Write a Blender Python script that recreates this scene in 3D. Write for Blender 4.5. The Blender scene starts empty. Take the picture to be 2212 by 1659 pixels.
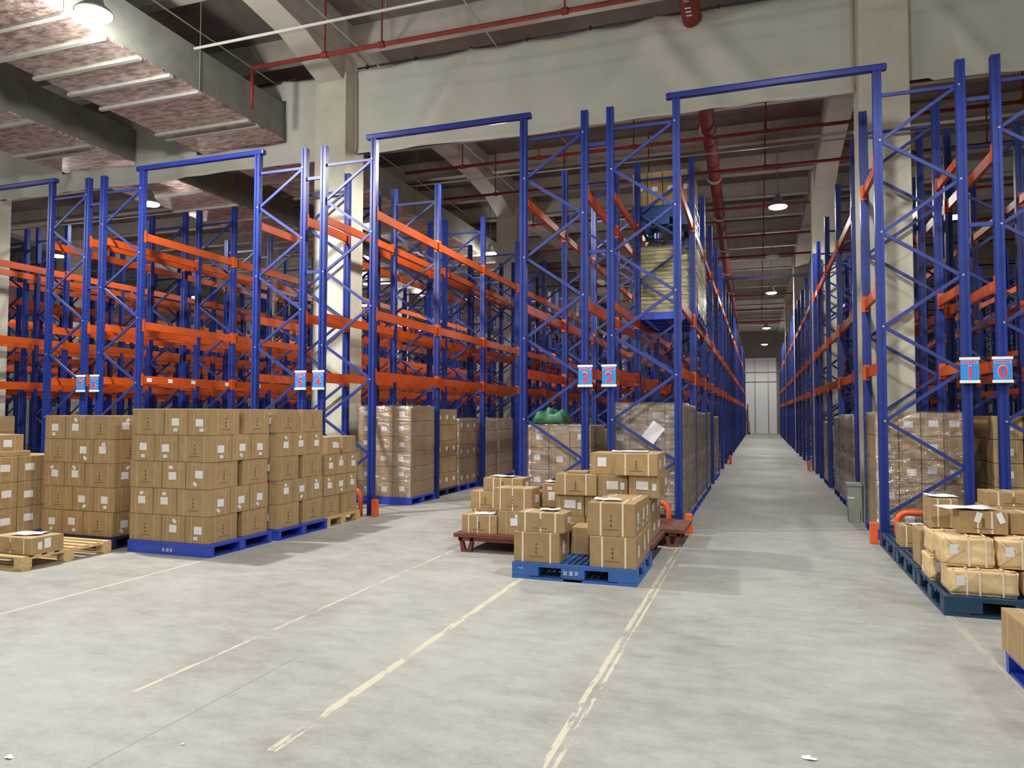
import bpy, math, random
from mathutils import Vector, Matrix
random.seed(7)
S = bpy.context.scene
COL = S.collection
PI = math.pi

# ------------------------------------------------------------------ camera, world, exposure
cam_data = bpy.data.cameras.new('camera')
cam_data.sensor_width = 36.0
cam_data.sensor_fit = 'HORIZONTAL'
cam_data.lens = 1564.57 / 2212 * 36
cam_data.clip_start = 0.05
cam_data.clip_end = 300
cam = bpy.data.objects.new('camera', cam_data)
COL.objects.link(cam)
vx = Vector((-3476 - 1106, 883 - 829.5, 1564.57)); vy = Vector((1641 - 1106, 895 - 829.5, 1564.57))
X_ = -vx.normalized(); Y_ = vy.normalized(); Z_ = X_.cross(Y_)
if Z_.y > 0: Z_ = -Z_
right = Vector((X_.x, Y_.x, Z_.x)).normalized(); down = Vector((X_.y, Y_.y, Z_.y)).normalized()
fwd = right.cross(down)
if fwd.y < 0: fwd = -fwd
up = right.cross(fwd)
if up.z < 0: up = -up
cam.matrix_world = Matrix(((right.x, up.x, -fwd.x, 0), (right.y, up.y, -fwd.y, 0), (right.z, up.z, -fwd.z, 1.6), (0, 0, 0, 1)))
S.camera = cam
w = bpy.data.worlds.new('world'); S.world = w; w.use_nodes = True
w.node_tree.nodes['Background'].inputs[0].default_value = (0.6, 0.65, 0.7, 1)
w.node_tree.nodes['Background'].inputs[1].default_value = 0.05
S.view_settings.view_transform = 'Standard'; S.view_settings.look = 'None'
S.view_settings.gamma = 1.0; S.view_settings.use_curve_mapping = False
S.view_settings.exposure = 0.74
S.cycles.max_bounces = 7; S.cycles.diffuse_bounces = 4; S.cycles.glossy_bounces = 3
S.cycles.transparent_max_bounces = 12; S.cycles.transmission_bounces = 3
S.cycles.sample_clamp_indirect = 6.0; S.cycles.caustics_reflective = False; S.cycles.caustics_refractive = False

# high-bay lamps: position, watts (0 = lamp is off); each lamp's own light is made in its builder below
LAMP_Z = 6.9
LAMPS = [(-8.3, 7.1, 1050), (0.5, 6.2, 400), (-4.4, 2.6, 110), (5.6, 5.0, 240), (-8.3, -1.2, 250), (0.5, -2.6, 820), (-17.2, 6.6, 330), (-18.8, -2, 200),
         (-4.5, 12.45, 330), (-8.4, 22.3, 330), (-8.5, 38.2, 400), (-13.75, 13.4, 150), (-24.4, 26.5, 400), (-18.2, 31.1, 360), (-20.3, 41.3, 360),
         (-15.1, 26.0, 260), (0.5, 19.5, 200), (0.48, 25.7, 0), (0.54, 33.4, 420), (0.45, 47.0, 420), (0.4, 58.0, 420), (-22.4, 18.0, 260), (5.0, 22.0, 130), (-18.8, 54.0, 360)]
LAMP_LOW = {11: 6.6}

# ------------------------------------------------------------------ materials
def newmat(name):
    m = bpy.data.materials.new(name); m.use_nodes = True
    return m, m.node_tree, m.node_tree.nodes['Principled BSDF']
def nd(nt, t, **k):
    n = nt.nodes.new(t)
    for a, v in k.items(): setattr(n, a, v)
    return n
def ramp(nt, fac, stops):
    r = nd(nt, 'ShaderNodeValToRGB')
    while len(r.color_ramp.elements) < len(stops): r.color_ramp.elements.new(0.5)
    for e, (p, c) in zip(r.color_ramp.elements, stops):
        e.position = p; e.color = (c[0], c[1], c[2], 1) if not isinstance(c, float) else (c, c, c, 1)
    nt.links.new(fac, r.inputs[0]); return r.outputs[0]
def mapped(nt, scale=(1, 1, 1), coord='Object'):
    tc = nd(nt, 'ShaderNodeTexCoord'); mp = nd(nt, 'ShaderNodeMapping'); mp.inputs['Scale'].default_value = scale
    nt.links.new(tc.outputs[coord], mp.inputs[0]); return mp.outputs[0]
def noise(nt, vec, scale, detail=4, rough=0.55):
    n = nd(nt, 'ShaderNodeTexNoise'); n.inputs['Scale'].default_value = scale; n.inputs['Detail'].default_value = detail
    n.inputs['Roughness'].default_value = rough
    nt.links.new(vec, n.inputs['Vector']); return n.outputs['Fac']
def math_(nt, op, a, b=None, c=None, clamp=False):
    n = nd(nt, 'ShaderNodeMath', operation=op); n.use_clamp = clamp
    for i, v in enumerate((a, b, c)):
        if v is None: continue
        if isinstance(v, (int, float)): n.inputs[i].default_value = v
        else: nt.links.new(v, n.inputs[i])
    return n.outputs[0]
def bump(nt, bs, h, strength, dist=0.02):
    b = nd(nt, 'ShaderNodeBump'); b.inputs['Strength'].default_value = strength; b.inputs['Distance'].default_value = dist
    nt.links.new(h, b.inputs['Height']); nt.links.new(b.outputs[0], bs.inputs['Normal'])
def mixc(nt, fac, a, b):
    n = nd(nt, 'ShaderNodeMix', data_type='RGBA')
    if isinstance(fac, (int, float)): n.inputs[0].default_value = fac
    else: nt.links.new(fac, n.inputs[0])
    for i, v in ((6, a), (7, b)):
        if isinstance(v, tuple): n.inputs[i].default_value = (*v[:3], 1)
        else: nt.links.new(v, n.inputs[i])
    return n.outputs[2]
def varied(name, c, var=0.12, scale=6, rough=0.5, metal=0.0, bmp=0.0, obj_var=0.0, spec=0.5, mscale=(1, 1, 1)):
    m, nt, bs = newmat(name)
    v = mapped(nt, mscale); f = noise(nt, v, scale)
    lo = tuple(x * (1 - var) for x in c); hi = tuple(min(1, x * (1 + var)) for x in c)
    col = ramp(nt, f, [(0.3, lo), (0.7, hi)])
    if obj_var:
        oi = nd(nt, 'ShaderNodeObjectInfo'); hs = nd(nt, 'ShaderNodeHueSaturation')
        nt.links.new(math_(nt, 'MULTIPLY_ADD', oi.outputs['Random'], obj_var, 1 - obj_var / 2), hs.inputs['Value'])
        nt.links.new(col, hs.inputs['Color']); col = hs.outputs[0]
    nt.links.new(col, bs.inputs['Base Color'])
    bs.inputs['Roughness'].default_value = rough; bs.inputs['Metallic'].default_value = metal
    bs.inputs['Specular IOR Level'].default_value = spec
    if bmp: bump(nt, bs, noise(nt, v, scale * 3), bmp)
    return m
M = {}
M['blue'] = varied('blue_paint', (0.017, 0.032, 0.25), 0.15, 5, 0.34)
M['brace'] = varied('blue_brace_paint', (0.016, 0.034, 0.20), 0.2, 7, 0.5)
M['orange'] = varied('orange_paint', (0.52, 0.078, 0.008), 0.12, 3, 0.42)
M['guard'] = varied('orange_guard_paint', (0.75, 0.12, 0.03), 0.08, 6, 0.4)
M['concrete_col'] = varied('painted_concrete', (0.56, 0.55, 0.455), 0.07, 2.5, 0.75, bmp=0.05)
M['beam_conc'] = varied('beam_paint', (0.52, 0.51, 0.45), 0.08, 2, 0.75)
M['deck'] = varied('roof_deck', (0.22, 0.19, 0.178), 0.2, 1.2, 0.8)
M['purlin'] = varied('purlin_paint', (0.56, 0.53, 0.47), 0.1, 3, 0.6)
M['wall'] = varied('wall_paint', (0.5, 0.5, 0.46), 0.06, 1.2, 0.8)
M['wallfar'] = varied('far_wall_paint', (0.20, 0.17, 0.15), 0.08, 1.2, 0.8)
M['whitewall'] = varied('white_panel', (0.75, 0.75, 0.74), 0.03, 1.2, 0.6)
M['redpipe'] = varied('red_pipe_paint', (0.24, 0.030, 0.022), 0.2, 5, 0.7)
M['whitepaint'] = varied('white_paint', (0.7, 0.7, 0.66), 0.05, 8, 0.5)
M['duct'] = varied('duct_coating', (0.22, 0.23, 0.20), 0.15, 3, 0.6)
M['strip'] = varied('galvanised_channel', (0.60, 0.63, 0.56), 0.1, 14, 0.4, 0.3)
M['carton'] = varied('corrugated_board', (0.372, 0.252, 0.122), 0.10, 10, 0.7, bmp=0.02, obj_var=0.12)
M['kraft'] = varied('kraft_wrap', (0.74, 0.55, 0.30), 0.12, 7, 0.55, bmp=0.35, obj_var=0.1)
M['strap'] = varied('pale_strap', (0.52, 0.39, 0.23), 0.05, 20, 0.4)
M['strapw'] = varied('white_strap', (0.85, 0.74, 0.60), 0.05, 20, 0.4)
M['wood'] = varied('pallet_pine', (0.60, 0.42, 0.20), 0.2, 5, 0.7, mscale=(1, 8, 8))
M['bluedeep'] = varied('deep_blue_plastic', (0.012, 0.06, 0.24), 0.15, 5, 0.4)
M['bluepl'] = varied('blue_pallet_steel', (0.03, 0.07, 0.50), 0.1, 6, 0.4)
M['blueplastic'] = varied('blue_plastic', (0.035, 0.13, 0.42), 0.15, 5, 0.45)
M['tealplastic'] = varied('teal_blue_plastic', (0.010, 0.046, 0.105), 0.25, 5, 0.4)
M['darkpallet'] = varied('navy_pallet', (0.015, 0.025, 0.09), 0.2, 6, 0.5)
M['rust'] = varied('red_oxide_steel', (0.145, 0.04, 0.028), 0.3, 9, 0.6)
M['ink'] = varied('carton_ink', (0.16, 0.09, 0.04), 0.1, 30, 0.8)
M['white_ink'] = varied('stencil_white', (0.75, 0.8, 0.85), 0.05, 30, 0.6)
M['paper'] = varied('paper', (0.80, 0.80, 0.82), 0.03, 10, 0.6)
M['signblue'] = varied('sign_blue', (0.03, 0.25, 0.68), 0.08, 4, 0.45)
M['signred'] = varied('sign_red', (0.62, 0.05, 0.10), 0.03, 8, 0.5)
M['signpale'] = varied('sign_lilac', (0.30, 0.30, 0.60), 0.1, 30, 0.5)
M['white'] = varied('white_plastic', (0.82, 0.80, 0.76), 0.03, 8, 0.5)
M['bin'] = varied('grey_green_plastic', (0.27, 0.29, 0.25), 0.1, 8, 0.55)
M['green'] = varied('green_tarp', (0.02, 0.13, 0.065), 0.2, 6, 0.5, bmp=0.3)
M['sheets'] = varied('stacked_board', (0.50, 0.46, 0.20), 0.6, 3, 0.6, mscale=(0.5, 0.5, 9))
M['dark'] = varied('dark_metal', (0.04, 0.04, 0.04), 0.1, 8, 0.5)
M['lamp_house'] = varied('lamp_aluminium', (0.5, 0.5, 0.48), 0.05, 8, 0.4, 0.6)
M['steel'] = varied('steel_grey', (0.35, 0.33, 0.31), 0.1, 8, 0.5, 0.3)

def label_mat():
    m, nt, bs = newmat('printed_label')
    v = mapped(nt, (1, 70, 160)); f = noise(nt, v, 1.0, 2)
    v2 = mapped(nt, (1, 1, 1)); f2 = noise(nt, v2, 40, 2)
    c = ramp(nt, f, [(0.52, (0.80, 0.81, 0.82)), (0.60, (0.45, 0.46, 0.5)), (0.64, (0.80, 0.81, 0.82))])
    nt.links.new(mixc(nt, math_(nt, 'GREATER_THAN', f2, 0.56), (0.80, 0.80, 0.81), c), bs.inputs['Base Color'])
    bs.inputs['Roughness'].default_value = 0.55; return m
M['label'] = label_mat()
def foil_mat():
    m, nt, bs = newmat('duct_foil')
    v = mapped(nt, (1, 1, 1)); 
    nt.links.new(ramp(nt, noise(nt, mapped(nt, (1, 2.5, 1)), 4, 6, 0.7), [(0.38, (0.30, 0.20, 0.175)), (0.60, (0.92, 0.74, 0.66))]), bs.inputs['Base Color'])  # pink rack reflection and wrinkle highlights painted into the foil's colour
    bs.inputs['Metallic'].default_value = 0.7; bs.inputs['Roughness'].default_value = 0.25
    bump(nt, bs, math_(nt, 'ADD', noise(nt, mapped(nt, (1, 2.2, 1)), 4.0, 6, 0.7), noise(nt, v, 1.2)), 0.8, 0.10); return m
M['foil'] = foil_mat()
def film_mat(name, base, amt, col=((0.62, 0.58, 0.56), (0.8, 0.77, 0.74))):
    m, nt, bs = newmat(name)
    out = nt.nodes['Material Output']
    bs.inputs['Base Color'].default_value = (0.75, 0.72, 0.70, 1); bs.inputs['Roughness'].default_value = 0.13
    bs.inputs['Specular IOR Level'].default_value = 1.0
    v = mapped(nt, (1.3, 1.3, 7)); n1 = noise(nt, v, 2.2, 6, 0.65)
    nt.links.new(ramp(nt, n1, [(0.35, col[0]), (0.65, col[1])]), bs.inputs['Base Color'])
    bump(nt, bs, noise(nt, mapped(nt, (3, 3, 9)), 3.0, 7, 0.75), 1.0, 0.05)
    nb = nd(nt, 'ShaderNodeBump'); nb.inputs['Strength'].default_value = 1.0; nb.inputs['Distance'].default_value = 0.035
    w1 = noise(nt, mapped(nt, (2.2, 2.2, 9)), 2.0, 4, 0.6); nt.links.new(w1, nb.inputs['Height'])
    bs.inputs['Roughness'].default_value = 0.6; bs.inputs['Specular IOR Level'].default_value = 0.2
    tr = nd(nt, 'ShaderNodeBsdfTransparent'); tr.inputs[0].default_value = (0.97, 0.96, 0.95, 1)
    mx = nd(nt, 'ShaderNodeMixShader'); gl = nd(nt, 'ShaderNodeBsdfAnisotropic'); gl.inputs['Roughness'].default_value = 0.16
    gl.inputs['Color'].default_value = (0.95, 0.94, 0.92, 1); nt.links.new(nb.outputs[0], gl.inputs['Normal'])
    f = math_(nt, 'MULTIPLY_ADD', math_(nt, 'POWER', n1, 3.0), amt, base, clamp=True)
    nt.links.new(f, mx.inputs[0]); nt.links.new(tr.outputs[0], mx.inputs[1]); nt.links.new(bs.outputs[0], mx.inputs[2])
    m2 = nd(nt, 'ShaderNodeMixShader'); nt.links.new(math_(nt, 'MULTIPLY_ADD', math_(nt, 'POWER', n1, 3.0), 1.1, 0.04, clamp=True), m2.inputs[0])
    nt.links.new(mx.outputs[0], m2.inputs[1]); nt.links.new(gl.outputs[0], m2.inputs[2])
    nt.links.new(m2.outputs[0], out.inputs['Surface']); return m
M['film'] = film_mat('stretch_film', 0.02, 0.35)
M['filmheavy'] = film_mat('stretch_film_many_turns', 0.30, 0.6, ((0.34, 0.31, 0.285), (0.62, 0.59, 0.56)))
def emis(name, c, s):
    m, nt, bs = newmat(name); bs.inputs['Base Color'].default_value = (*c, 1)
    bs.inputs['Emission Color'].default_value = (*c, 1); bs.inputs['Emission Strength'].default_value = s; return m
M['lampglow'] = emis('lamp_diffuser_lit', (1.0, 0.97, 0.93), 14)
def curtain_mat():
    m, nt, bs = newmat('pvc_sheet')
    v = mapped(nt); nt.links.new(ramp(nt, noise(nt, v, 1.1), [(0.3, (0.56, 0.57, 0.505)), (0.7, (0.65, 0.66, 0.59))]), bs.inputs['Base Color'])
    bs.inputs['Roughness'].default_value = 0.6; return m
M['curtain'] = curtain_mat()
def blue_slot():
    m, nt, bs = newmat('blue_perforated_post')
    v = mapped(nt, (1, 1, 1)); f = noise(nt, v, 5)
    c = ramp(nt, f, [(0.3, (0.011, 0.028, 0.19)), (0.7, (0.016, 0.038, 0.26))])
    sp = nd(nt, 'ShaderNodeSeparateXYZ'); nt.links.new(v, sp.inputs[0])
    zz = math_(nt, 'FRACT', math_(nt, 'MULTIPLY', sp.outputs[2], 13.33))
    a = math_(nt, 'COMPARE', zz, 0.5, 0.17)
    b = math_(nt, 'COMPARE', math_(nt, 'ABSOLUTE', sp.outputs[1]), 0.024, 0.007)
    geo = nd(nt, 'ShaderNodeNewGeometry'); sn = nd(nt, 'ShaderNodeSeparateXYZ'); nt.links.new(geo.outputs['Normal'], sn.inputs[0])
    g = math_(nt, 'GREATER_THAN', math_(nt, 'ABSOLUTE', sn.outputs[0]), 0.8)
    k = math_(nt, 'MULTIPLY', math_(nt, 'MULTIPLY', a, b), g)
    nt.links.new(mixc(nt, k, c, (0.006, 0.006, 0.02)), bs.inputs['Base Color'])
    bs.inputs['Roughness'].default_value = 0.42; bs.inputs['Specular IOR Level'].default_value = 0.35; return m
M['post'] = blue_slot()
def floor_mat():
    m, nt, bs = newmat('polished_concrete')
    v = mapped(nt)
    n1 = noise(nt, v, 0.55, 8, 0.62); n2 = noise(nt, mapped(nt, (1.0, 1.7, 1)), 3.4, 10, 0.72); n3 = noise(nt, v, 45, 3)
    f = math_(nt, 'ADD', math_(nt, 'MULTIPLY', n1, 0.5), math_(nt, 'ADD', math_(nt, 'MULTIPLY', n2, 0.42), math_(nt, 'MULTIPLY', n3, 0.08)))
    col = ramp(nt, f, [(0.32, (0.185, 0.184, 0.168)), (0.45, (0.30, 0.297, 0.275)), (0.53, (0.362, 0.360, 0.334)), (0.68, (0.46, 0.457, 0.425))])
    sp = nd(nt, 'ShaderNodeSeparateXYZ'); nt.links.new(v, sp.inputs[0]); x, y = sp.outputs[0], sp.outputs[1]
    wear = noise(nt, mapped(nt, (26, 3.5, 1)), 1.0, 5, 0.7); wear2 = noise(nt, mapped(nt, (1, 1, 1)), 1.7, 3)
    def line(xc, hw, y0, y1, thr):
        a = math_(nt, 'COMPARE', x, xc, hw); b = math_(nt, 'COMPARE', y, (y0 + y1) / 2, (y1 - y0) / 2)
        t = math_(nt, 'GREATER_THAN', math_(nt, 'MULTIPLY_ADD', wear2, 0.35, wear), thr)
        return math_(nt, 'MULTIPLY', math_(nt, 'MULTIPLY', a, b), t)
    yel = (0.60, 0.56, 0.42)
    for xc, hw, y0, y1, thr, cc in [(-5.73, 0.016, 2.0, 9.9, 0.5, (0.55, 0.54, 0.45)), (-3.42, 0.014, 3.3, 9.0, 0.64, yel), (-2.21, 0.028, 2.95, 9.0, 0.635, yel),
                                (-0.95, 0.018, 1.0, 9.9, 0.635, yel), (-0.898, 0.011, 1.0, 9.9, 0.655, yel), (1.41, 0.026, 1.0, 9.9, 0.65, (0.42, 0.40, 0.32))]:
        col = mixc(nt, math_(nt, 'MULTIPLY', line(xc, hw, y0, y1, thr), 0.85), col, cc)
    ck = math_(nt, 'MULTIPLY', math_(nt, 'COMPARE', math_(nt, 'MULTIPLY_ADD', wear2, 0.03, x), -2.87, 0.004), math_(nt, 'COMPARE', y, 2.0, 2.1))
    col = mixc(nt, math_(nt, 'MULTIPLY', ck, 0.7), col, (0.14, 0.135, 0.13))
    nt.links.new(col, bs.inputs['Base Color'])
    nt.links.new(ramp(nt, n1, [(0.3, 0.5), (0.7, 0.72)]), bs.inputs['Roughness'])
    bs.inputs['Specular IOR Level'].default_value = 0.45
    bump(nt, bs, f, 0.08, 0.01); return m
M['floor'] = floor_mat()

# ------------------------------------------------------------------ mesh helpers
class MB:
    def __init__(s): s.v = []; s.f = []
    def box(s, x0, x1, y0, y1, z0, z1):
        n = len(s.v)
        s.v += [(x0, y0, z0), (x1, y0, z0), (x1, y1, z0), (x0, y1, z0), (x0, y0, z1), (x1, y0, z1), (x1, y1, z1), (x0, y1, z1)]
        s.f += [tuple(n + i for i in q) for q in ((3, 2, 1, 0), (4, 5, 6, 7), (0, 1, 5, 4), (1, 2, 6, 5), (2, 3, 7, 6), (3, 0, 4, 7))]
        return s
    def prism(s, prof, axis, a, b):       # prof: 2-D outline in the two other axes (cyclic order), extruded a..b
        n = len(s.v); k = len(prof)
        for t in (a, b):
            for p, q in prof:
                s.v.append({0: (t, p, q), 1: (p, t, q), 2: (p, q, t)}[axis])
        s.f.append(tuple(n + i for i in range(k))); s.f.append(tuple(n + k + i for i in reversed(range(k))))
        for i in range(k):
            j = (i + 1) % k; s.f.append((n + i, n + k + i, n + k + j, n + j))
        return s
    def bar(s, p, q, w, h, upv=(0, 1, 0)):
        p, q = Vector(p), Vector(q); d = (q - p).normalized(); u = Vector(upv); a = d.cross(u).normalized() * w / 2; b = a.cross(d).normalized() * h / 2
        n = len(s.v)
        for c in (p, q):
            for i, j in ((-1, -1), (1, -1), (1, 1), (-1, 1)): s.v.append(tuple(c + a * i + b * j))
        s.f += [(n, n + 1, n + 2, n + 3), (n + 7, n + 6, n + 5, n + 4)] + [(n + i, n + 4 + i, n + 4 + (i + 1) % 4, n + (i + 1) % 4) for i in range(4)]
        return s
    def tube(s, pts, r, seg=12, close=False):
        pts = [Vector(p) for p in pts]; n0 = len(s.v); k = len(pts); prev = None
        for i, p in enumerate(pts):
            d = ((pts[min(i + 1, k - 1)] - pts[max(i - 1, 0)])).normalized()
            if prev is None:
                a = d.orthogonal().normalized()
            else:
                a = (prev - d * prev.dot(d)).normalized()
            prev = a; b = d.cross(a)
            rr = r[i] if isinstance(r, (list, tuple)) else r
            for j in range(seg):
                t = 2 * PI * j / seg; s.v.append(tuple(p + (a * math.cos(t) + b * math.sin(t)) * rr))
        for i in range(k - 1):
            for j in range(seg):
                q = (j + 1) % seg
                s.f.append((n0 + i * seg + j, n0 + i * seg + q, n0 + (i + 1) * seg + q, n0 + (i + 1) * seg + j))
        s.f.append(tuple(n0 + j for j in reversed(range(seg)))); s.f.append(tuple(n0 + (k - 1) * seg + j for j in range(seg)))
        return s
    def mesh(s, name, mat, bevel=0, smooth=False):
        import bmesh
        me = bpy.data.meshes.new(name); me.from_pydata(s.v, [], s.f); me.validate()
        bm = bmesh.new(); bm.from_mesh(me); bmesh.ops.recalc_face_normals(bm, faces=bm.faces)
        if bevel: bmesh.ops.bevel(bm, geom=list(bm.edges), offset=bevel, segments=2, affect='EDGES', profile=0.6)
        bm.to_mesh(me); bm.free()
        me.materials.append(mat)
        if smooth:
            for p in me.polygons: p.use_smooth = True
        return me
    def build(s, name, mat, parent=None, bevel=0, smooth=False, loc=None, **props):
        return link(name, s.mesh(name, mat, bevel, smooth), parent, loc, **props)
def link(name, me, parent=None, loc=None, rot=0, **props):
    o = bpy.data.objects.new(name, me); COL.objects.link(o)
    if parent is not None: o.parent = parent
    if loc is not None: o.location = loc
    if rot: o.rotation_euler = (0, 0, rot)
    for k, v in props.items():
        if v is not None: o[{'cat': 'category'}.get(k, k)] = v
    return o
def empty(name, loc=(0, 0, 0), rot=0, **props):
    return link(name, None, None, loc, rot, **props)
_mc = {}
def cached(key, fn):
    if key not in _mc: _mc[key] = fn()
    return _mc[key]
def text_mesh(txt, size, mat, depth=0.003):
    c = bpy.data.curves.new('t', 'FONT'); c.body = txt; c.size = size; c.extrude = depth; c.offset = size * 0.025
    c.align_x = 'CENTER'; c.align_y = 'CENTER'
    o = bpy.data.objects.new('t', c); COL.objects.link(o)
    bpy.context.view_layer.update()
    me = bpy.data.meshes.new_from_object(o.evaluated_get(bpy.context.evaluated_depsgraph_get()))
    bpy.data.objects.remove(o); me.materials.clear(); me.materials.append(mat)
    R = Matrix.Rotation(PI / 2, 4, 'X'); me.transform(R); return me
def glyphs(n, size, mat, vertical=False, seed=1, gap=1.35, depth=0.001):   # block-like strokes standing in the xz plane, facing -y
    rnd = random.Random(seed); mb = MB()
    for i in range(n):
        ox, oz = (0, -(i - (n - 1) / 2) * size * gap) if vertical else ((i - (n - 1) / 2) * size * gap, 0)
        s = size / 2; t = size * 0.09
        for k in range(3):
            z = oz - s + s * 2 * (k + 0.5) / 3 + rnd.uniform(-.1, .1) * s; a = rnd.uniform(0.5, 1) * s; mb.box(ox - a, ox + a, -depth, depth, z - t, z + t)
        for k in range(2):
            x = ox + rnd.uniform(-.7, .7) * s; b = rnd.uniform(0.6, 1) * s; mb.box(x - t, x + t, -depth, depth, oz - b, oz + b)
    return mb.mesh('lettering', mat)

# ------------------------------------------------------------------ room shell
XL, XR, YB, YF, ZC = -36.0, 13.0, -12.0, 64.0, 9.05
def struct(name, mb, mat, **k): return mb.build(name, mat, kind='structure', **k)
struct('floor', MB().box(XL, XR, YB, YF, -0.2, 0), M['floor'])
struct('ceiling', MB().box(XL, XR, YB, YF, ZC, ZC + 0.2), M['deck'])
struct('wall_left', MB().box(XL - 0.2, XL, YB, YF, -0.2, ZC + 0.2), M['wall'])
struct('wall_right', MB().box(XR, XR + 0.2, YB, YF, -0.2, ZC + 0.2), M['wall'])
struct('wall_back', MB().box(XL, XR, YB - 0.2, YB, -0.2, ZC + 0.2), M['wall'])
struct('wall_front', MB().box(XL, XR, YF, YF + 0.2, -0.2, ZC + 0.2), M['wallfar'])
dr = struct('door_1', MB().box(-1.5, 1.35, YF - 0.06, YF - 0.003, 0, 6.3), M['whitewall'])
for x in (-0.35, 0.7): MB().box(x - 0.05, x + 0.05, YF - 0.1, YF - 0.06, 0, 6.3).build('door_mullion', M['steel'], dr)
for z in (4.3, 5.1): MB().box(-1.5, 1.35, YF - 0.1, YF - 0.06, z - 0.03, z + 0.03).build('door_rail', M['dark'], dr)
COLX = [1.775, -7.595, -17.1, -26.6]; COLY = [11.93, 21.95, 33.2, 44.25]
places = {0: 'right', 1: 'middle left', 2: 'far left', 3: 'farthest left'}
n = 0
for i, cx in enumerate(COLX):
    for j, cy in enumerate(COLY):
        n += 1
        struct('trim_%d' % n, MB().box(cx - 0.335, cx + 0.335, cy - 0.335, cy + 0.335, 0, 8.4), M['concrete_col'], bevel=0.02)
    n += 1
    mb = MB()
    prof = []
    stops = [YB] + COLY + [YF]
    pts = [(YB, 8.38)]
    for cy in COLY:
        pts += [(cy - 3.4, 8.38), (cy - 1.5, 8.2), (cy - 0.34, 7.86), (cy + 0.34, 7.86), (cy + 1.5, 8.2), (cy + 3.4, 8.38)]
    pts += [(YF, 8.38)]
    n0 = len(mb.v)
    for (ya, za), (yb, zb) in zip(pts[:-1], pts[1:]):
        mb.prism([(ya, za), (yb, zb), (yb, ZC), (ya, ZC)], 0, cx - 0.27, cx + 0.27)
    struct('trim_%d' % n, mb, M['beam_conc'])
k = 0
y = 11.93 - 2.45 * 9
while y < YF:
    n += 1
    struct('trim_%d' % n, MB().prism([(y - 0.1, 8.52), (y + 0.1, 8.52), (y + 0.1, 8.56), (y + 0.02, 8.58), (y + 0.02, 9.05), (y - 0.02, 9.05), (y - 0.02, 8.58), (y - 0.1, 8.56)], 0, XL, XR), M['purlin'])
    y += 2.45

# ------------------------------------------------------------------ ducts
DUCTS = [(-10.95, -8.85, 'nearest the concrete column'), (-14.75, -12.72, 'second from the concrete column')]
for x0, x1, w_ in DUCTS:
    d = MB().box(x0, x1, -11.5, 50, 7.03, 7.72).build('air_duct', M['duct'], label='large dark grey ceiling air duct with foil underside, ' + w_, cat='duct')
    MB().box(x0 + 0.01, x1 - 0.01, -11.5, 50, 7.0, 7.03).build('foil_lining', M['foil'], d, label='wrinkled foil underside, pinkish rack reflection painted into its colour')
    ys = [1.9, 3.2, 4.5, 5.2, 5.9, 6.5, 7.1, 7.73, 8.36, 8.98, 9.6, 10.85, 11.1] + [14 + i * 1.25 for i in range(12)]
    for y in ys: MB().prism([(y - 0.035, 6.95), (y + 0.035, 6.95), (y + 0.035, 7.0), (y - 0.035, 7.0)], 0, x0 - 0.06, x1 + 0.02).build('support_channel', M['strip'], d)
    for y in (7.1, 9.6, 14, 17.75): 
        for x in (x0 - 0.045, x1 + 0.012): MB().tube([(x, y, 6.97), (x, y, 9.05)], 0.007, 6).build('hanger_rod', M['steel'], d)

# ------------------------------------------------------------------ pipes
def hung_pipe(x0, x1, y, z, r, mat, lab, hx, name='sprinkler_pipe', cat='pipe', hang=True):
    o = MB().tube([(x0, y, z), (x1, y, z)], r, 12).build(name, mat, smooth=True, label=lab, cat=cat)
    if hang:
        for x in hx: 
            MB().tube([(x, y, z + r), (x, y, 9.05)], 0.016, 8).build('pipe_hanger', M['redpipe'], o)
            MB().tube([(x - 0.05, y, z), (x + 0.05, y, z)], r + 0.018, 12).build('pipe_clamp', mat, o)
    return o
hung_pipe(-8.5, 12.9, 10.5, 7.75, 0.038, M['redpipe'], 'thin red sprinkler pipe hung in front of the sheet curtain', [-7.0, -5.9, -2.75, 0.4, 3.5, 7])
mb = MB().tube([(-8.5, 10.5, 7.72), (-8.5, 10.5, 7.02)], 0.032, 10)
mb.build('drop_pipe', M['redpipe'], smooth=True, label='red drop pipe ending beside the large grey duct', cat='pipe')
o = MB().tube([(-8.4, 9, 7.36), (12.9, 9, 7.42)], 0.022, 8).build('cable_conduit', M['strip'], smooth=True, label='pale conduit crossing below the beams in front of column', cat='conduit')
for x in (-5, -2.2, 3): MB().tube([(x, 9, 7.4), (x, 9, 9.05)], 0.006, 6).build('hanger_rod', M['steel'], o)
for i, (x, a) in enumerate(((-9.12, 'above the large grey duct'), (-6.78, 'passing just right of the concrete column'), (-4.4, 'running over the middle of the sheet curtain'))):
    MB().tube([(x, -5, 8.2), (x, 22, 8.2)], 0.014, 8).build('roof_conduit', M['strip'], label='thin grey roof conduit ' + a, cat='conduit', smooth=True)
mp = MB().tube([(-0.9, -8, 8.05), (-0.98, 14, 8.05), (-1.3, 33, 8.05), (-1.45, 60, 8.05)], 0.155, 20).build('main_pipe', M['redpipe'], smooth=True, label='thick red main sprinkler pipe running along the aisle ceiling', cat='pipe')
for y in (16.8, 20.2, 24.2, 28.9, 33.8, 39): MB().tube([(-1.0 - (y - 14) * .017, y - 0.03, 8.05), (-1.0 - (y - 14) * .017, y + 0.03, 8.05)], 0.2, 20).build('pipe_collar', M['purlin'], mp)
g = link('pipe_marking', glyphs(1, 0.09, M['white_ink'], True, 5), mp, (-0.99, 11.05, 7.885))
g.rotation_euler = (PI / 2, 0, 0)
for i, yy in enumerate((11.25, 11.36, 11.47)): MB().box(-1.03, -0.94, yy, yy + 0.035, 7.886, 7.892).build('pipe_marking', M['white_ink'], mp)
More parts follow.
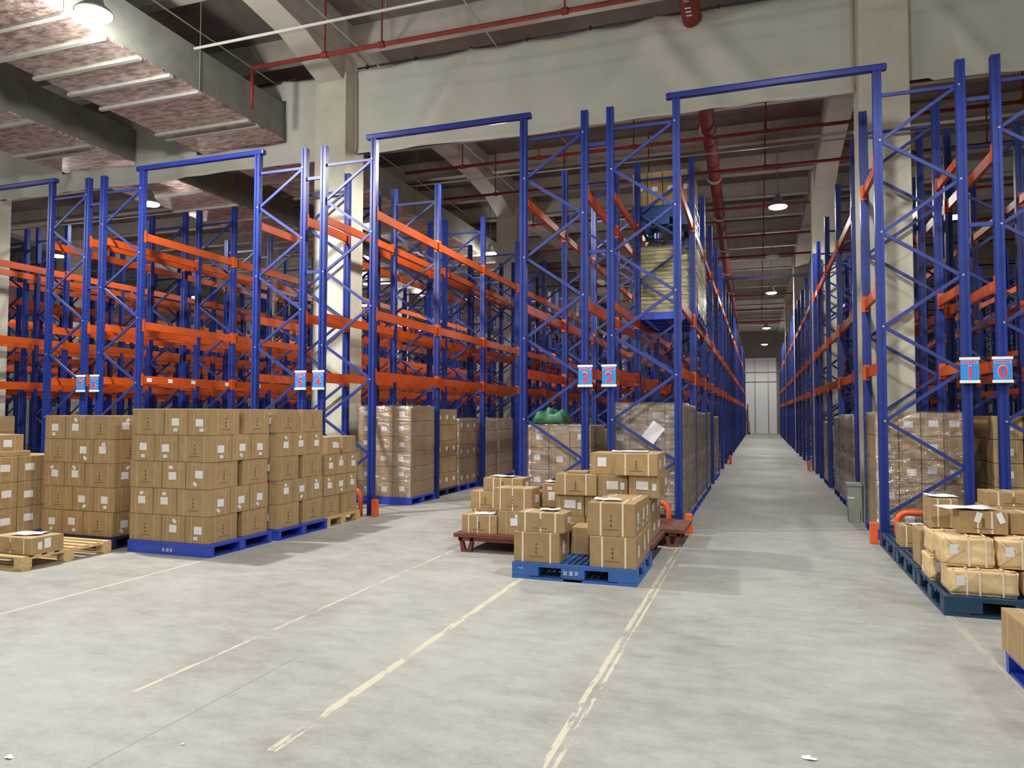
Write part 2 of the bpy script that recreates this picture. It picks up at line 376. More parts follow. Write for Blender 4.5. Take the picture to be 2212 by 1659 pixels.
nm = ['first', 'second', 'third', 'fourth', 'fifth', 'sixth', 'seventh', 'eighth', 'ninth', 'tenth']
for i, y in enumerate((14.0, 16.6, 19.0, 22.6, 26.3, 29.7, 34.5, 39.5, 45, 51)):
    hung_pipe(-8.6, 12.9, y, 7.8, 0.04, M['redpipe'], 'thin dark red branch pipe, %s one behind the sheet curtain' % nm[i], [-7.0, -5, -2.7, 0.2, 5])
for i, (y, z) in enumerate(((13.0, 7.79), (17.6, 7.80))):
    MB().tube([(-30, y, z), (12.9, y, z)], 0.02, 8).build('cable_conduit', M['strip'], smooth=True, label='pale conduit %s behind the sheet curtain' % ('close', 'farther')[i], cat='conduit')

# ------------------------------------------------------------------ sheet curtains
def curtain(x0, x1, lab, seed, zt=8.17, zb=6.5):
    rnd = random.Random(seed); nx = int((x1 - x0) / 0.07); nz = 30; mb = MB()
    hooks = []; x = x0 + 0.25
    while x < x1: hooks.append(x); x += rnd.uniform(0.95, 1.25)
    folds = [(rnd.uniform(x0, x1), rnd.uniform(-0.9, 0.9), rnd.uniform(0.14, 0.3), rnd.uniform(0.05, 0.12)) for _ in range(int((x1 - x0) * 0.8))]
    for i in range(nx + 1):
        for j in range(nz + 1):
            x = x0 + (x1 - x0) * i / nx; t = j / nz
            dn = min(abs(x - h) for h in hooks)
            top = zt - 0.03 * min(1, dn / 0.5) ** 0.7
            low = zb + 0.015 * math.sin(x * 1.3 + seed) + (0.05 if abs(x - x0) < .3 else 0)
            z = top + (low - top) * t
            y = 0.02 * math.sin(x * 2.1 + seed) * t + 0.012 * math.sin(x * 5.3 + 2 * t)
            for fx, sl, wd, am in folds:
                d = (x - fx - sl * (zt - z)) / wd
                y -= am * math.exp(-d * d) * (0.35 + 0.65 * math.sin(PI * min(1, t * 0.9 + .05)))
            y -= 0.03 * math.exp(-(dn / 0.06) ** 2) * math.exp(-t * 9)
            if t > 0.96: y -= 0.015
            mb.v.append((x, 11.93 + y, z))
    for i in range(nx):
        for j in range(nz):
            x = x0 + (x1 - x0) * (i + .5) / nx; z = zt + (zb - zt) * (j + .5) / nz
            if any(a - 0.045 < x < b + 0.04 and 6.965 < z < 7.76 for a, b, _ in DUCTS): continue
            if (x + 0.96) ** 2 + (z - 8.05) ** 2 < 0.115 ** 2: continue
            q = i * (nz + 1) + j; mb.f.append((q, q + 1, q + nz + 2, q + nz + 1))
    o = mb.build('sheet_curtain', M['curtain'], smooth=True, label=lab, cat='curtain')
    sm = o.modifiers.new('s', 'SOLIDIFY'); sm.thickness = 0.004
    for h in hooks[:: 1]: MB().box(h - 0.018, h + 0.018, 11.88, 11.95, zt - 0.03, zt + 0.05).build('curtain_hook', M['dark'], o)
    MB().tube([(x0, 11.97, zt + 0.05), (x1, 11.97, zt + 0.05)], 0.018, 8).build('curtain_rail', M['dark'], o)
    MB().prism([(11.99, zb + .06), (12.03, zb + .06), (12.03, zb + .12), (11.99, zb + .12)], 0, x0, x1).build('bottom_batten', M['dark'], o)
    return o
curtain(-7.24, 1.42, 'grey sheet curtain hung between the two nearest concrete columns', 3)
curtain(2.13, 12.9, 'grey sheet curtain right of the right concrete column', 5)
curtain(-16.75, -7.95, 'grey sheet curtain left of the concrete column, pierced by ducts', 8)
curtain(-26.2, -17.45, 'grey sheet curtain at the far left edge of the hall', 9)

# ------------------------------------------------------------------ lamps
def lamp(i, x, y, watts):
    z = LAMP_LOW.get(i, LAMP_Z); top = 6.998 if i in LAMP_LOW else ZC
    o = empty('high_bay_lamp', (x, y, z), label=LL[i], cat='lamp')
    pr = [(0.06, 0.30), (0.10, 0.22), (0.12, 0.12), (0.20, 0.05), (0.24, 0.0)]
    link('reflector', cached('refl', lambda: MB().tube([(0, 0, z) for r, z in pr], [r for r, z in pr], 24).mesh('reflector', M['lamp_house'], smooth=True)), o)
    link('hanging_rod', cached('lrod%d' % (i in LAMP_LOW), lambda: MB().tube([(0, 0, 0.23), (0, 0, top - z)], 0.012, 8).mesh('hanging_rod', M['steel'])), o)
    link('diffuser', cached('dif%d' % (watts > 0), lambda: MB().tube([(0, 0, -0.004), (0, 0, -0.03), (0, 0, -0.05)], [0.225, 0.21, 0.12], 24).mesh('diffuser', M['lampglow'] if watts else M['white'])), o)
    if watts:
        L = bpy.data.lights.new('lamp_light', 'SPOT'); L.spot_size = math.radians(174); L.spot_blend = 0.35; L.shadow_soft_size = 0.14; L.energy = watts; L.color = (1.0, 0.965, 0.91)
        lo = bpy.data.objects.new('lamp_light', L); COL.objects.link(lo); lo.parent = o; lo.location = (0, 0, -0.28)
        L = bpy.data.lights.new('lamp_side_glow', 'POINT'); L.shadow_soft_size = 0.16; L.energy = watts * 0.19; L.color = (1.0, 0.965, 0.91)
        lo = bpy.data.objects.new('lamp_side_glow', L); COL.objects.link(lo); lo.parent = o; lo.location = (0, 0, -0.25)
LL = {0: 'brightly lit round ceiling lamp nearest, beside the foil duct', 1: 'lit ceiling lamp in front of the widest aisle mouth', 2: 'lit ceiling lamp left of the viewer, before the curtain',
      3: 'lit ceiling lamp to the right, before the right curtain', 4: 'lit ceiling lamp behind the viewer on the left', 5: 'lit ceiling lamp right behind the viewer', 6: 'lit ceiling lamp far left, in front of the curtain',
      7: 'weak ceiling lamp in the far left corner behind the viewer', 8: 'lit lamp tucked behind the curtain between signs four and three', 9: 'small lit lamp seen between racks four and three above orange beam',
      10: 'distant lit lamp in line with racks four and three', 11: 'lit ceiling lamp just below the left curtain, near sign six', 12: 'lit lamp deep inside the leftmost racks', 13: 'lit lamp seen through the racks behind sign five',
      14: 'farther lit lamp seen low through the racks behind sign four', 15: 'lit lamp hidden over the aisle behind sign six', 16: 'first lit ceiling lamp over the long narrow aisle', 17: 'unlit ceiling lamp, second over the long narrow aisle',
      18: 'third ceiling lamp over the long narrow aisle, lit', 19: 'fourth ceiling lamp over the long narrow aisle', 20: 'last lit ceiling lamp near the white end door', 21: 'lit lamp over the left racks near the picture edge',
      22: 'dim lamp over the racks behind sign zero', 23: 'lit lamp near the far wall behind the left racks'}
for i, l in enumerate(LAMPS): lamp(i, *l)

# ------------------------------------------------------------------ pallet racks
W = 0.93; FH = 6.0
def post_mesh(h):
    pr = [(-.05, -.045), (-.015, -.045), (-.015, -.032), (.015, -.032), (.015, -.045), (.05, -.045), (.05, .045), (-.05, .045)]
    mb = MB().prism(pr, 2, 0, h).box(-.055, .055, -.06, .06, 0, .01); return mb.mesh('post', M['post'])
def lattice_mesh():
    mb = MB(); a, b = 0.03, W - 0.03
    L = [5.09, 3.91, 2.71, 1.52, 0.35]; R_ = [5.68, 4.50, 3.31, 2.14, 0.95]
    def c(p, q): mb.bar(p, q, 0.042, 0.026)
    c((a, 0, 5.68), (b, 0, 5.68)); c((a, 0, 0.2), (b, 0, 0.2))
    for l, r in zip(L, R_): c((a, 0, l), (b, 0, r))
    for l, r in zip(L[:-1], R_[1:]): c((a, 0, l), (b, 0, r))
    return mb.mesh('upright_frame', M['brace'])
def bolt_mesh():
    mb = MB()
    for z in (5.09, 3.91, 2.71, 1.52): mb.tube([(0.02, -0.05, z), (0.02, -0.035, z)], 0.014, 8)
    for z in (5.68, 4.50, 3.31, 2.14): mb.tube([(W - 0.02, -0.05, z), (W - 0.02, -0.035, z)], 0.014, 8)
    return mb.mesh('bolt_heads', M['steel'])
def beam_mesh(l):
    h = 0.14
    pr = [(-.024, -h), (.024, -h), (.024, 0), (.006, 0), (.006, -.028), (-.024, -.028)]
    mb = MB().prism(pr, 1, 0.046, l - 0.046)
    for y0, y1 in ((0.042, 0.05), (l - 0.05, l - 0.042)): mb.box(-.03, .056, y0, y1, -h - 0.04, 0.04)
    for y0, y1 in ((0.0, 0.05), (l - 0.05, l - 0.0)): mb.box(.051, .057, y0, y1, -h - 0.04, 0.04)
    return mb.mesh('beam', M['orange'])
LEVELS = [2.27, 3.25, 4.87]
std = [10.146 + 2.42 * i for i in range(21)]
colf = [10.146, 11.47, 12.57, 14.99, 17.41, 19.83, 21.3, 22.6, 25.02, 27.44, 29.86, 32.28, 34.2, 36.62, 39.04, 41.46, 43.3, 45.2, 47.6, 50.0, 52.4, 54.8, 57.2]
def rack(xb, frames, label, spacer=False, levels=LEVELS, maxn=100):
    o = empty('pallet_rack', (xb, 0, 0), label=label, cat='rack')
    for i, y in enumerate(frames):
        fr = link('upright_frame', cached('lat', lattice_mesh), o, (0, y, 0))
        for x in (0, W): link('post', cached('post', lambda: post_mesh(FH)), fr, (x, 0, 0))
        if i == 0: link('bolt_heads', cached('bolt', bolt_mesh), fr, label='shiny bolt heads')
        if spacer and i % 2 == 0:
            for zz in (3.9, 5.46): link('row_spacer', cached('spc', lambda: MB().box(W + .045, W + .31, -.02, .02, 0, .05).mesh('row_spacer', M['brace'])), o, (0, y, zz))
    items = []
    for y0, y1 in zip(frames[:-1], frames[1:]):
        if len(frames) > 21 and any(y0 < c < y1 for c in COLY): continue
        for z in levels:
            for s in (0, 1): items.append((y0, y1, z, s))
    items.sort(key=lambda t: t[0])
    for y0, y1, z, s in items[:maxn]:
        l = round(y1 - y0, 2)
        b = link('beam', cached(('beam', l), lambda: beam_mesh(l)), o, (W if s else 0, y0, z))
        if s == 0: b.rotation_euler = (0, 0, PI); b.location = (0, y1, z)
    if items[maxn:]:
        mb = MB()
        for y0, y1, z, s in items[maxn:]: mb.box((W if s else 0) - .024, (W if s else 0) + .024, y0 + .05, y1 - .05, z - .14, z)
        mb.build('beam', M['orange'], o, kind='stuff')
    return o
PX = 4.755
NW = {'0':'zero','1':'one','2':'two','3':'three','4':'four','5':'five','6':'six','7':'seven'}
desc = {0: ('1', '0'), 1: ('3', '2'), 2: ('5', '4'), 3: ('7', '6')}
RX = {}
for k in range(-1, 7):
    xb = 1.465 - PX * k
    if k in desc:
        la = 'blue rack row with orange beams behind sign %s' % NW[desc[k][0]]
        lb = 'blue rack row with orange beams behind sign %s' % NW[desc[k][1]]
    else:
        q = {-1: 'beyond the row numbered zero', 4: 'left beyond the row numbered seven', 5: 'second pair beyond the row numbered seven', 6: 'third pair beyond the row numbered seven'}[k]
        la = 'rack row %s, left of its pair' % q; lb = 'rack row %s, right of its pair' % q
    last = 21 if k < 4 else 14
    hc = (k % 2 == 0 and k >= 0)
    rack(xb, colf[:23] if (hc) else std[:last], la, spacer=(k >= 0), maxn=100 if k < 5 else 66)
    rb = rack(xb + 1.305, std[:last], lb, maxn=100 if k < 5 else 66)
    RX[k] = xb
    if k == 2 + 1:
        for yy in (10.36, 10.86, 11.45, 12.40, 13.42): MB().box(W + .0245, W + .026, yy - .055, yy + .055, 2.165, 2.235).build('beam_sticker', M['label'], rb, label='small white sticker on the orange beam')
# aisle-end tie beams
for k, lab in ((0, 'blue tie beam bridging the rack tops over the widest visible aisle'), (1, 'blue tie beam bridging rack tops between signs four and three'), (2, 'blue tie beam bridging rack tops between signs six and five'), (3, 'blue tie beam over the aisle at the left edge')):
    xa = RX[k + 1] + 1.305 + W; xc = RX[k]
    MB().box(xa - 0.14, xc + 0.12, 10.146 - 0.05, 10.146 + 0.05, 6.0, 6.085).build('tie_beam', M['blue'], bevel=0.022, label=lab, cat='beam')
MB().box(RX[1] + 1.305 + W - 0.05, RX[0] + 0.05, 24.62, 24.7, 6.0, 6.08).build('tie_beam', M['blue'], bevel=0.01, label='distant blue tie beam over the aisle, deep inside the hall', cat='beam')

# post guards
def guard(x, y, s, lab):        # s = +1: rack lies towards +x
    o = empty('post_guard', (x, y, 0), label=lab, cat='guard')
    MB().box(-s * 0.14 - 0.045, -s * 0.14 + 0.045, -0.16, -0.075, 0, 0.265).build('guard_plate', M['guard'], o, bevel=0.01)
    pts = [(s * 0.125, -0.11, 0), (s * 0.125, -0.11, 0.28)] + [(s * (0.125 + 0.12 * (1 - math.cos(t))), -0.11, 0.28 + 0.12 * math.sin(t)) for t in (0.3, 0.6, 0.9, 1.2, 1.57)] + [(s * 0.55, -0.11, 0.40)]
    MB().tube(pts, 0.038, 14).build('guard_tube', M['guard'], o, smooth=True)
guard(RX[0], 10.146, 1, 'orange bent tube guard at the post left of sign one')
guard(RX[1] + 1.305 + W, 10.146, -1, 'orange tube guard at the post between sign two and the aisle')
guard(RX[2] + 1.305 + W, 10.146, -1, 'orange guard at the rack post right of the tall carton stacks')
guard(RX[0], 22.6, 1, 'small distant orange guard on the right side of the aisle')
guard(RX[1] + 1.305 + W, 24.67, -1, 'small distant orange guard on the left side of the aisle')

# numbered signs
def sign(num, x):
    o = empty('row_sign', (x, 10.02, 2.135), label='blue and white row sign showing a red figure %s' % NW[num], cat='sign')
    MB().box(-.098, .098, -.006, .006, -.12, .125).build('sign_panel', M['signblue'], o)
    MB().box(-.108, .108, -.012, .01, .125, .158).build('top_rail', M['white'], o, bevel=.003)
    MB().box(-.108, .108, -.012, .01, -.155, -.12).build('bottom_rail', M['white'], o, bevel=.003)
    MB().box(-.09, .09, -.0075, -.006, .075, .118).build('header_band', M['signpale'], o)
    link('header_lettering', cached('hdr', lambda: glyphs(5, 0.022, M['signred'], False, 3)), o, (0, -.0095, .097))
    link('number_outline', text_mesh(num, 0.215, M['white'], 0.001), o, (0, -.0085, -.03))
    link('number', text_mesh(num, 0.20, M['signred'], 0.002), o, (0, -.011, -.03))
    MB().box(-.02, .02, .01, .075, .11, .15).build('bracket', M['dark'], o)
for num, x in (('0', 2.74), ('1', 2.40), ('2', -1.99), ('3', -2.33), ('4', -6.72), ('5', -7.06), ('6', -11.47), ('7', -11.80)): sign(num, x)

# ------------------------------------------------------------------ cartons
def carton_mesh(L, Wd, H, v):
    def fn():
        rnd = random.Random(v * 31 + int(L * 100)); mb = MB().box(-L / 2, L / 2, -Wd / 2, Wd / 2, 0, H)
        me = mb.mesh('carton', M['carton'], bevel=0.006)
        for p in me.vertices:
            for a in (0, 1): p.co[a] += rnd.uniform(-.001, .001)
        return me
    return cached(('c', round(L, 2), round(Wd, 2), round(H, 3), v), fn)
def loop_x(x, hw, H, w, mat, t=.0010):     # strap round the y and z faces at x
    mb = MB(); a = hw + t
    mb.box(x - w, x + w, -a, -hw + .002, 0.003, H + t); mb.box(x - w, x + w, hw - .002, a, 0.003, H + t); mb.box(x - w, x + w, -a, a, H - .001, H + t)
    return mb.mesh('strap', mat)
def loop_y(y, hl, H, w, mat, t=.0014):
    mb = MB(); a = hl + t
    mb.box(-a, -hl + .002, y - w, y + w, 0.003, H + t); mb.box(hl - .002, a, y - w, y + w, 0.003, H + t); mb.box(-a, a, y - w, y + w, H - .001, H + t)
    return mb.mesh('strap', mat)
def label_mesh(w, h, mat='label'): return cached(('lab', w, h, mat), lambda: MB().box(0, .0012, -w / 2, w / 2, -h / 2, h / 2).mesh('paper_label', M[mat]))
def ink_mesh(H):
    def fn():
        mb = MB(); rnd = random.Random(4)
        for i in range(3):
            z = H * .62 - i * H * .14
            for k in range(4):
                a = rnd.uniform(.008, .014); zz = z + (k - 1.5) * .006; mb.box(-a, a, -.0008, .0004, zz - .0016, zz + .0016)
            mb.box(-.0018, .0018, -.0008, .0004, z - .013, z + .013)
        mb.box(-.07, .07, -.0008, .0004, H * .2, H * .2 + .006)
        return mb.mesh('printed_mark', M['ink'])
    return cached(('ink', round(H, 2)), fn)
cat_c = 'carton'
def carton(L, Wd, H, loc, rot, label, group, seed=0, xs=(-.13, .13), ys=(-.08, .08), lab=1, ink=True, strapm='strap', sw=.0045, as_part=None, small=True, endlab=(.105, .085)):
    """length along local x; shipping label on the +x end"""
    rnd = random.Random(seed * 7 + 3)
    if as_part is None: o = link('carton', carton_mesh(L, Wd, H, rnd.randint(0, 3)), None, loc, rot, label=label, cat=cat_c, group=group)
    else: o = link('carton', carton_mesh(L, Wd, H, rnd.randint(0, 3)), as_part, loc, rot)
    for x in xs: link('strap', cached(('lx', x, Wd, H, sw, strapm), lambda: loop_x(x, Wd / 2, H, sw, M[strapm])), o)
    for y in ys: link('strap', cached(('ly', y, L, H, sw, strapm), lambda: loop_y(y, L / 2, H, sw, M[strapm])), o)
    if lab:
        dz = rnd.uniform(-.01, .02); l = link('shipping_label', label_mesh(*endlab), o, (L / 2 + .0022, rnd.uniform(-.02, .02), H * .5 + dz)); l.rotation_euler = (rnd.uniform(-.05, .05), 0, 0)
        if small:
            up_ = rnd.random() < .5
            if H > .27: l2 = link('small_label', label_mesh(.055, .036), o, (L / 2 + .0026, rnd.uniform(-.04, .04), H * .5 + (H * .3 if up_ else -H * .3))); l2.rotation_euler = (rnd.choice((0, .1, .5, -.7)), 0, 0)
            elif endlab[0] / 2 + .075 < Wd / 2: l2 = link('small_label', label_mesh(.045, .075), o, (L / 2 + .0026, (endlab[0] / 2 + .045) * (1 if up_ else -1), H * .5))
    if ink:
        link('printed_mark', ink_mesh(H), o, (0, -Wd / 2 - .001, 0)); k = link('printed_mark', ink_mesh(H), o, (0, Wd / 2 + .001, 0)); k.rotation_euler = (0, 0, PI)
    return o

ORD = ['top', 'second', 'third', 'fourth', 'bottom']
def stack(x0, y0, z0, pats, desc_, group, L=.47, Wd=.338, H=.302, seed=1, nlay=None, skip=()):
    """pats: bottom to top. P = long side left, then two rows of ends ; Q = mirrored"""
    rnd = random.Random(seed); nl = len(pats)
    for li, p in enumerate(pats):
        z = z0 + li * H; ox, oy = rnd.uniform(-.010, .010), rnd.uniform(-.008, .006); lay = nl - 1 - li; lname = ORD[lay] if nl == 5 else ['top', 'second', 'third', 'bottom', 'bottom'][lay]
        bx = []
        gap = 3 * Wd - 2 * L
        for r in range(3):           # long boxes lying along x
            cx = x0 + L / 2 if p == 'P' else x0 + 2 * Wd + L / 2
            bx.append((cx, y0 + Wd * (r + .5), 0, ('front left' if p == 'P' else 'front right corner', 'middle of left side' if p == 'P' else 'middle of right side', 'rear left' if p == 'P' else 'rear of right side')[r], r != 1 or True))
        for c in range(2):
            cx = x0 + (L + Wd * (c + .5) if p == 'P' else Wd * (c + .5))
            nmf = (('front centre', 'front right corner'), ('front left', 'front centre'))[p == 'Q'][c]
            nmr = (('rear centre', 'rear of right side'), ('rear left', 'rear centre'))[p == 'Q'][c]
            bx.append((cx, y0 + L / 2, -PI / 2, nmf, True))
            bx.append((cx, y0 + L * 1.5 + gap, -PI / 2, nmr, c == 1 and p == 'P'))
        for cx, cy, rot, nm_, keep in bx:
            if 'rear left' in nm_ or 'rear centre' in nm_ or 'middle of left' in nm_: continue
            if (lname, nm_) in skip: continue
            carton(L - .010, Wd - .010, H - .003, (cx + ox + rnd.uniform(-.001, .001), cy + oy + rnd.uniform(-.001, .001), z + .0005), rot + rnd.uniform(-.003, .003),
                   'brown carton, %s layer, %s, %s' % (lname, nm_, desc_), group, seed=seed * 100 + li * 10 + len(nm_))

# ------------------------------------------------------------------ pallets
def pallet_box(x0, x1, y0, y1, label, mat='bluepl', H=.14, group=None, lettering=False):
    """flat-decked steel pallet, closed stringers along x"""
    o = empty('pallet', ((x0 + x1) / 2, (y0 + y1) / 2, 0), label=label, cat='pallet', group=group); w, d = x1 - x0, y1 - y0
    MB().box(-w / 2, w / 2, -d / 2, d / 2, H - .03, H).build('deck', M[mat], o, bevel=.004)
    for y in (-d / 2 + .03, 0, d / 2 - .03): MB().box(-w / 2 + .002, w / 2 - .002, y - (.028 if y else .05), y + (.028 if y else .05), 0, H - .03).build('stringer', M[mat], o, bevel=.003)
    for x in (-w / 2 + .06, 0, w / 2 - .06):
        MB().box(x - .05, x + .05, -d / 2 + .06, d / 2 - .06, .001, .012).build('bottom_board', M[mat], o)
    if lettering: link('lettering', glyphs(3, .042, M['white_ink'], False, 11), o, (-.01, -d / 2 - .0005, .055))
    return o
def pallet_plastic(x0, x1, y0, y1, label, mat='blueplastic', H=.155, lettering=False, group=None):
    o = empty('plastic_pallet', ((x0 + x1) / 2, (y0 + y1) / 2, 0), label=label, cat='pallet', group=group); w, d = x1 - x0, y1 - y0
    mb = MB().box(-w / 2, w / 2, -d / 2, -d / 2 + .06, H - .035, H).box(-w / 2, w / 2, d / 2 - .06, d / 2, H - .035, H)
    n_ = int(w / .06)
    for i in range(n_): x = -w / 2 + w * (i + .5) / n_; mb.box(x - w / n_ * .33, x + w / n_ * .33, -d / 2 + .05, d / 2 - .05, H - .02, H)
    for i in range(5): y = -d / 2 + d * (i + .5) / 5; mb.box(-w / 2, w / 2, y - .03, y + .03, H - .035, H - .015)
    mb.build('deck', M[mat], o)
    for ix in (-1, 0, 1):
        for iy in (-1, 0, 1):
            bw = .135 if ix else .115
            cx, cy = ix * (w / 2 - bw / 2 - .03 * 0), iy * (d / 2 - .07)
            cx = ix * (w / 2 - bw)
            MB().box(cx - bw, cx + bw, cy - .07, cy + .07, .03, H - .035).build('block', M[mat], o, bevel=.006)
        MB().box(ix * (w / 2 - .09) - .09, ix * (w / 2 - .09) + .09, -d / 2, d / 2, 0, .03).build('bottom_skid', M[mat], o)
    for sy in (-1, 1): MB().box(-w / 2 + .18, w / 2 - .18, sy * (d / 2 - .05) - .05, sy * (d / 2 - .05) + .05, 0.001, .024).build('bottom_skid', M[mat], o)
    if lettering:
        link('lettering', glyphs(3, .04, M['white_ink'], False, 21), o, (-.02, -d / 2 - .0005, .082))
        link('lettering', glyphs(3, .014, M['white_ink'], False, 22), o, (-w / 2 + .09, -d / 2 - .0005, .10))
    return o
def pallet_wood(x0, x1, y0, y1, label, H=.14, nb=8):
    o = empty('wooden_pallet', ((x0 + x1) / 2, (y0 + y1) / 2, 0), label=label, cat='pallet'); w, d = x1 - x0, y1 - y0
    for i in range(nb):
        y = -d / 2 + .045 + (d - .09) * i / (nb - 1); MB().box(-w / 2, w / 2, y - .04, y + .04, H - .018, H).build('deck_board', M['wood'], o, bevel=.002)
    for x in (-w / 2 + .05, 0, w / 2 - .05):
        MB().box(x - .05, x + .05, -d / 2, d / 2, H - .036, H - .018).build('cross_board', M['wood'], o)
        for y in (-d / 2 + .06, 0, d / 2 - .06): MB().box(x - .05, x + .05, y - .06, y + .06, .018, H - .036).build('block', M['wood'], o, bevel=.003)
    for y in (-d / 2 + .06, 0, d / 2 - .06): MB().box(-w / 2, w / 2, y - .05, y + .05, 0, .018).build('bottom_board', M['wood'], o)
    return o
def pallet_steel(x0, x1, y0, y1, label, H=.215):
    o = empty('steel_platform', ((x0 + x1) / 2, (y0 + y1) / 2, 0), label=label, cat='pallet'); w, d = x1 - x0, y1 - y0
    MB().box(-w / 2, w / 2, -d / 2, d / 2, H - .045, H).build('deck', M['rust'], o, bevel=.004)
    for sx in (-1, 1):
        for sy in (-1, 1):
            mb = MB(); cx = sx * (w / 2 - .15); cy = sy * (d / 2 - .05)
            mb.prism([(cx - .09, H - .045), (cx - .055, H - .045), (cx - .02, .03), (cx + .02, .03), (cx + .055, H - .045), (cx + .09, H - .045), (cx + .06, 0), (cx - .06, 0)], 1, cy - .03, cy + .03)
            mb.build('foot', M['rust'], o)
    for sy in (-1, 1): MB().box(-w / 2 + .05, w / 2 - .05, sy * (d / 2 - .04) - .02, sy * (d / 2 - .04) + .02, H - .085, H - .045).build('edge_rail', M['rust'], o)
    return o

def sheet_paper(x, y, z, w, d, rot, label, seed=1):
    rnd = random.Random(seed); mb = MB(); nx, ny = 6, 5
    for i in range(nx + 1):
        for j in range(ny + 1):
            u, v = i / nx - .5, j / ny - .5
            mb.v.append((u * w, v * d, .004 + abs(.014 * math.sin(u * 5 + seed) * math.cos(v * 4 + seed * 2)) + .02 * max(0, abs(u) - .3)))
    for i in range(nx):
        for j in range(ny): q = i * (ny + 1) + j; mb.f.append((q, q + ny + 1, q + ny + 2, q + 1))
    o = mb.build('paper_sheet', M['paper'], smooth=True, label=label, cat='paper'); o.location = (x, y, z); o.rotation_euler = (0, 0, rot)
    sm = o.modifiers.new('s', 'SOLIDIFY'); sm.thickness = .001
    return o

# ---- stacks on the left
pallet_box(-6.93, -5.74, 6.545, 7.60, 'bright blue pallet with white lettering under the big front stack', lettering=True)
stack(-6.925, 6.56, .14, 'PQPQP', 'big stack on lettered blue pallet', 'cartons of the big front stack', seed=1)
pallet_box(-6.90, -5.71, 7.70, 8.78, 'blue pallet right behind the lettered blue pallet')
stack(-6.89, 7.69, .14, 'PQPQP', 'stack directly behind the big stack', 'cartons of the second stack', seed=2)
pallet_wood(-6.88, -5.75, 8.80, 9.72, 'wooden pallet under the rearmost stack near the orange guard')
stack(-6.82, 8.80, .14, 'PQQ', 'rear stack on wooden pallet', 'cartons of the rearmost stack', seed=3, H=.29, L=.43, Wd=.30)
carton(.44, .36, .25, (-6.02, 9.47, 1.012), 0, 'low strapped carton crowning the rear stack on wooden pallet', None, seed=91, xs=(-.1, 0.05, .14), ys=(-.06, 0, .06), lab=0)
carton(.44, .32, .25, (-6.02, 9.06, 1.012), 0, 'labelled carton crowning the rear stack, beside a low carton', None, seed=92)
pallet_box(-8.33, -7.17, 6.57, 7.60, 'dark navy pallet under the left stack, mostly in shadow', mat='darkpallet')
stack(-8.32, 6.585, .14, 'QPQPQ', 'stack left of the big stack', 'cartons of the left stack', seed=4, H=.286, L=.465, Wd=.332)
# far left stack D : three layers of ends turned to the right
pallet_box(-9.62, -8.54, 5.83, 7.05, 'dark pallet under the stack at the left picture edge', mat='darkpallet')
for li in range(3):
    for r in range(4):
        for c in range(2):
            if c == 0 and li < 2 and r > 0: continue
            nm_ = '%s layer, %s carton from the front' % (('bottom', 'middle', 'top')[li], ('first', 'second', 'third', 'fourth')[r])
            carton(.520, .296, .307, (-9.61 + .53 * (c + .5), 5.83 + .305 * (r + .5), .1405 + .31 * li), 0,
                   'carton at left picture edge, %s%s' % (nm_, '' if c else ', inner row'), 'cartons at the left edge', seed=500 + li * 10 + r + c * 5, xs=(-.14, .14), ys=(-.07, .07), small=False, endlab=(.12, .085))
carton(.60, .55, .06, (-8.87, 6.33, 1.0715), 0, 'flat carton lying on the stack at the left picture edge', None, seed=531, ys=(), ink=False, lab=0)
carton(.50, .42, .20, (-8.86, 6.33, 1.1325), 0, 'topmost dark carton on the stack at the left picture edge', None, seed=532, ys=(-.1, .1), small=False)

pallet_wood(-8.25, -7.06, 5.37, 6.45, 'pale empty-looking wooden pallet at lower left with one low carton')
carton(.58, .37, .17, (-7.35, 5.66, .1405), -.03, 'low flat carton with paper on it, on the wooden pallet', None, seed=540, xs=(-.2, 0, .2), ys=(), sw=.006, strapm='strapw', small=True, endlab=(.07, .1))
sheet_paper(-7.33, 5.68, .314, .3, .22, .4, 'white paper sheet on the low carton at lower left', 3)

# ---- centre group on red steel platforms
pallet_steel(-3.38, -2.25, 7.80, 8.85, 'dark red steel platform with V feet, left end of centre group')
pallet_steel(-2.21, -1.08, 7.80, 8.80, 'dark red steel platform behind the lettered plastic pallet')
pallet_steel(-1.95, -0.86, 8.92, 9.80, 'dark red steel platform nearest the aisle post guard')
EZ = .2155
def C(x0, x1, y0, y1, z0, z1, label, **k):
    """carton given by its bounds; length along x unless k['turn']"""
    turn = k.pop('turn', False); g = k.pop('group', None); rot = k.pop('rot', 0)
    cx, cy = (x0 + x1) / 2, (y0 + y1) / 2
    if turn: return carton(y1 - y0, x1 - x0, z1 - z0, (cx, cy, z0), -PI / 2 + rot, label, g, **k)
    return carton(x1 - x0, y1 - y0, z1 - z0, (cx, cy, z0), rot, label, g, **k)
WS = dict(strapm='strapw', sw=.006)
C(-3.30, -2.87, 7.86, 8.14, EZ, .425, 'low carton with three straps and paper, left front of red platform', seed=1, xs=(-.13, -.02, .13), ys=(), lab=0, **WS)
C(-3.30, -2.95, 8.17, 8.52, EZ, .46, 'carton behind the low three-strap carton on red platform', seed=2, xs=(-.13, .13), ys=(), lab=0, **WS)
C(-2.86, -2.42, 7.88, 8.34, EZ, .487, 'carton with end labels beside the low carton on red platform', seed=3, turn=True, xs=(), ys=(-.12, .12), endlab=(.11, .085), small=True)
C(-2.40, -2.27, 7.9, 8.3, EZ, .487, 'narrow carton squeezed beside the labelled carton on red platform', seed=31, turn=True, xs=(), ys=(), lab=0)
C(-2.92, -2.46, 7.90, 8.22, .4885, .745, 'three-strap carton on the labelled carton, centre left', seed=4, xs=(-.15, 0, .14), ys=(), endlab=(.07, .09), **WS)
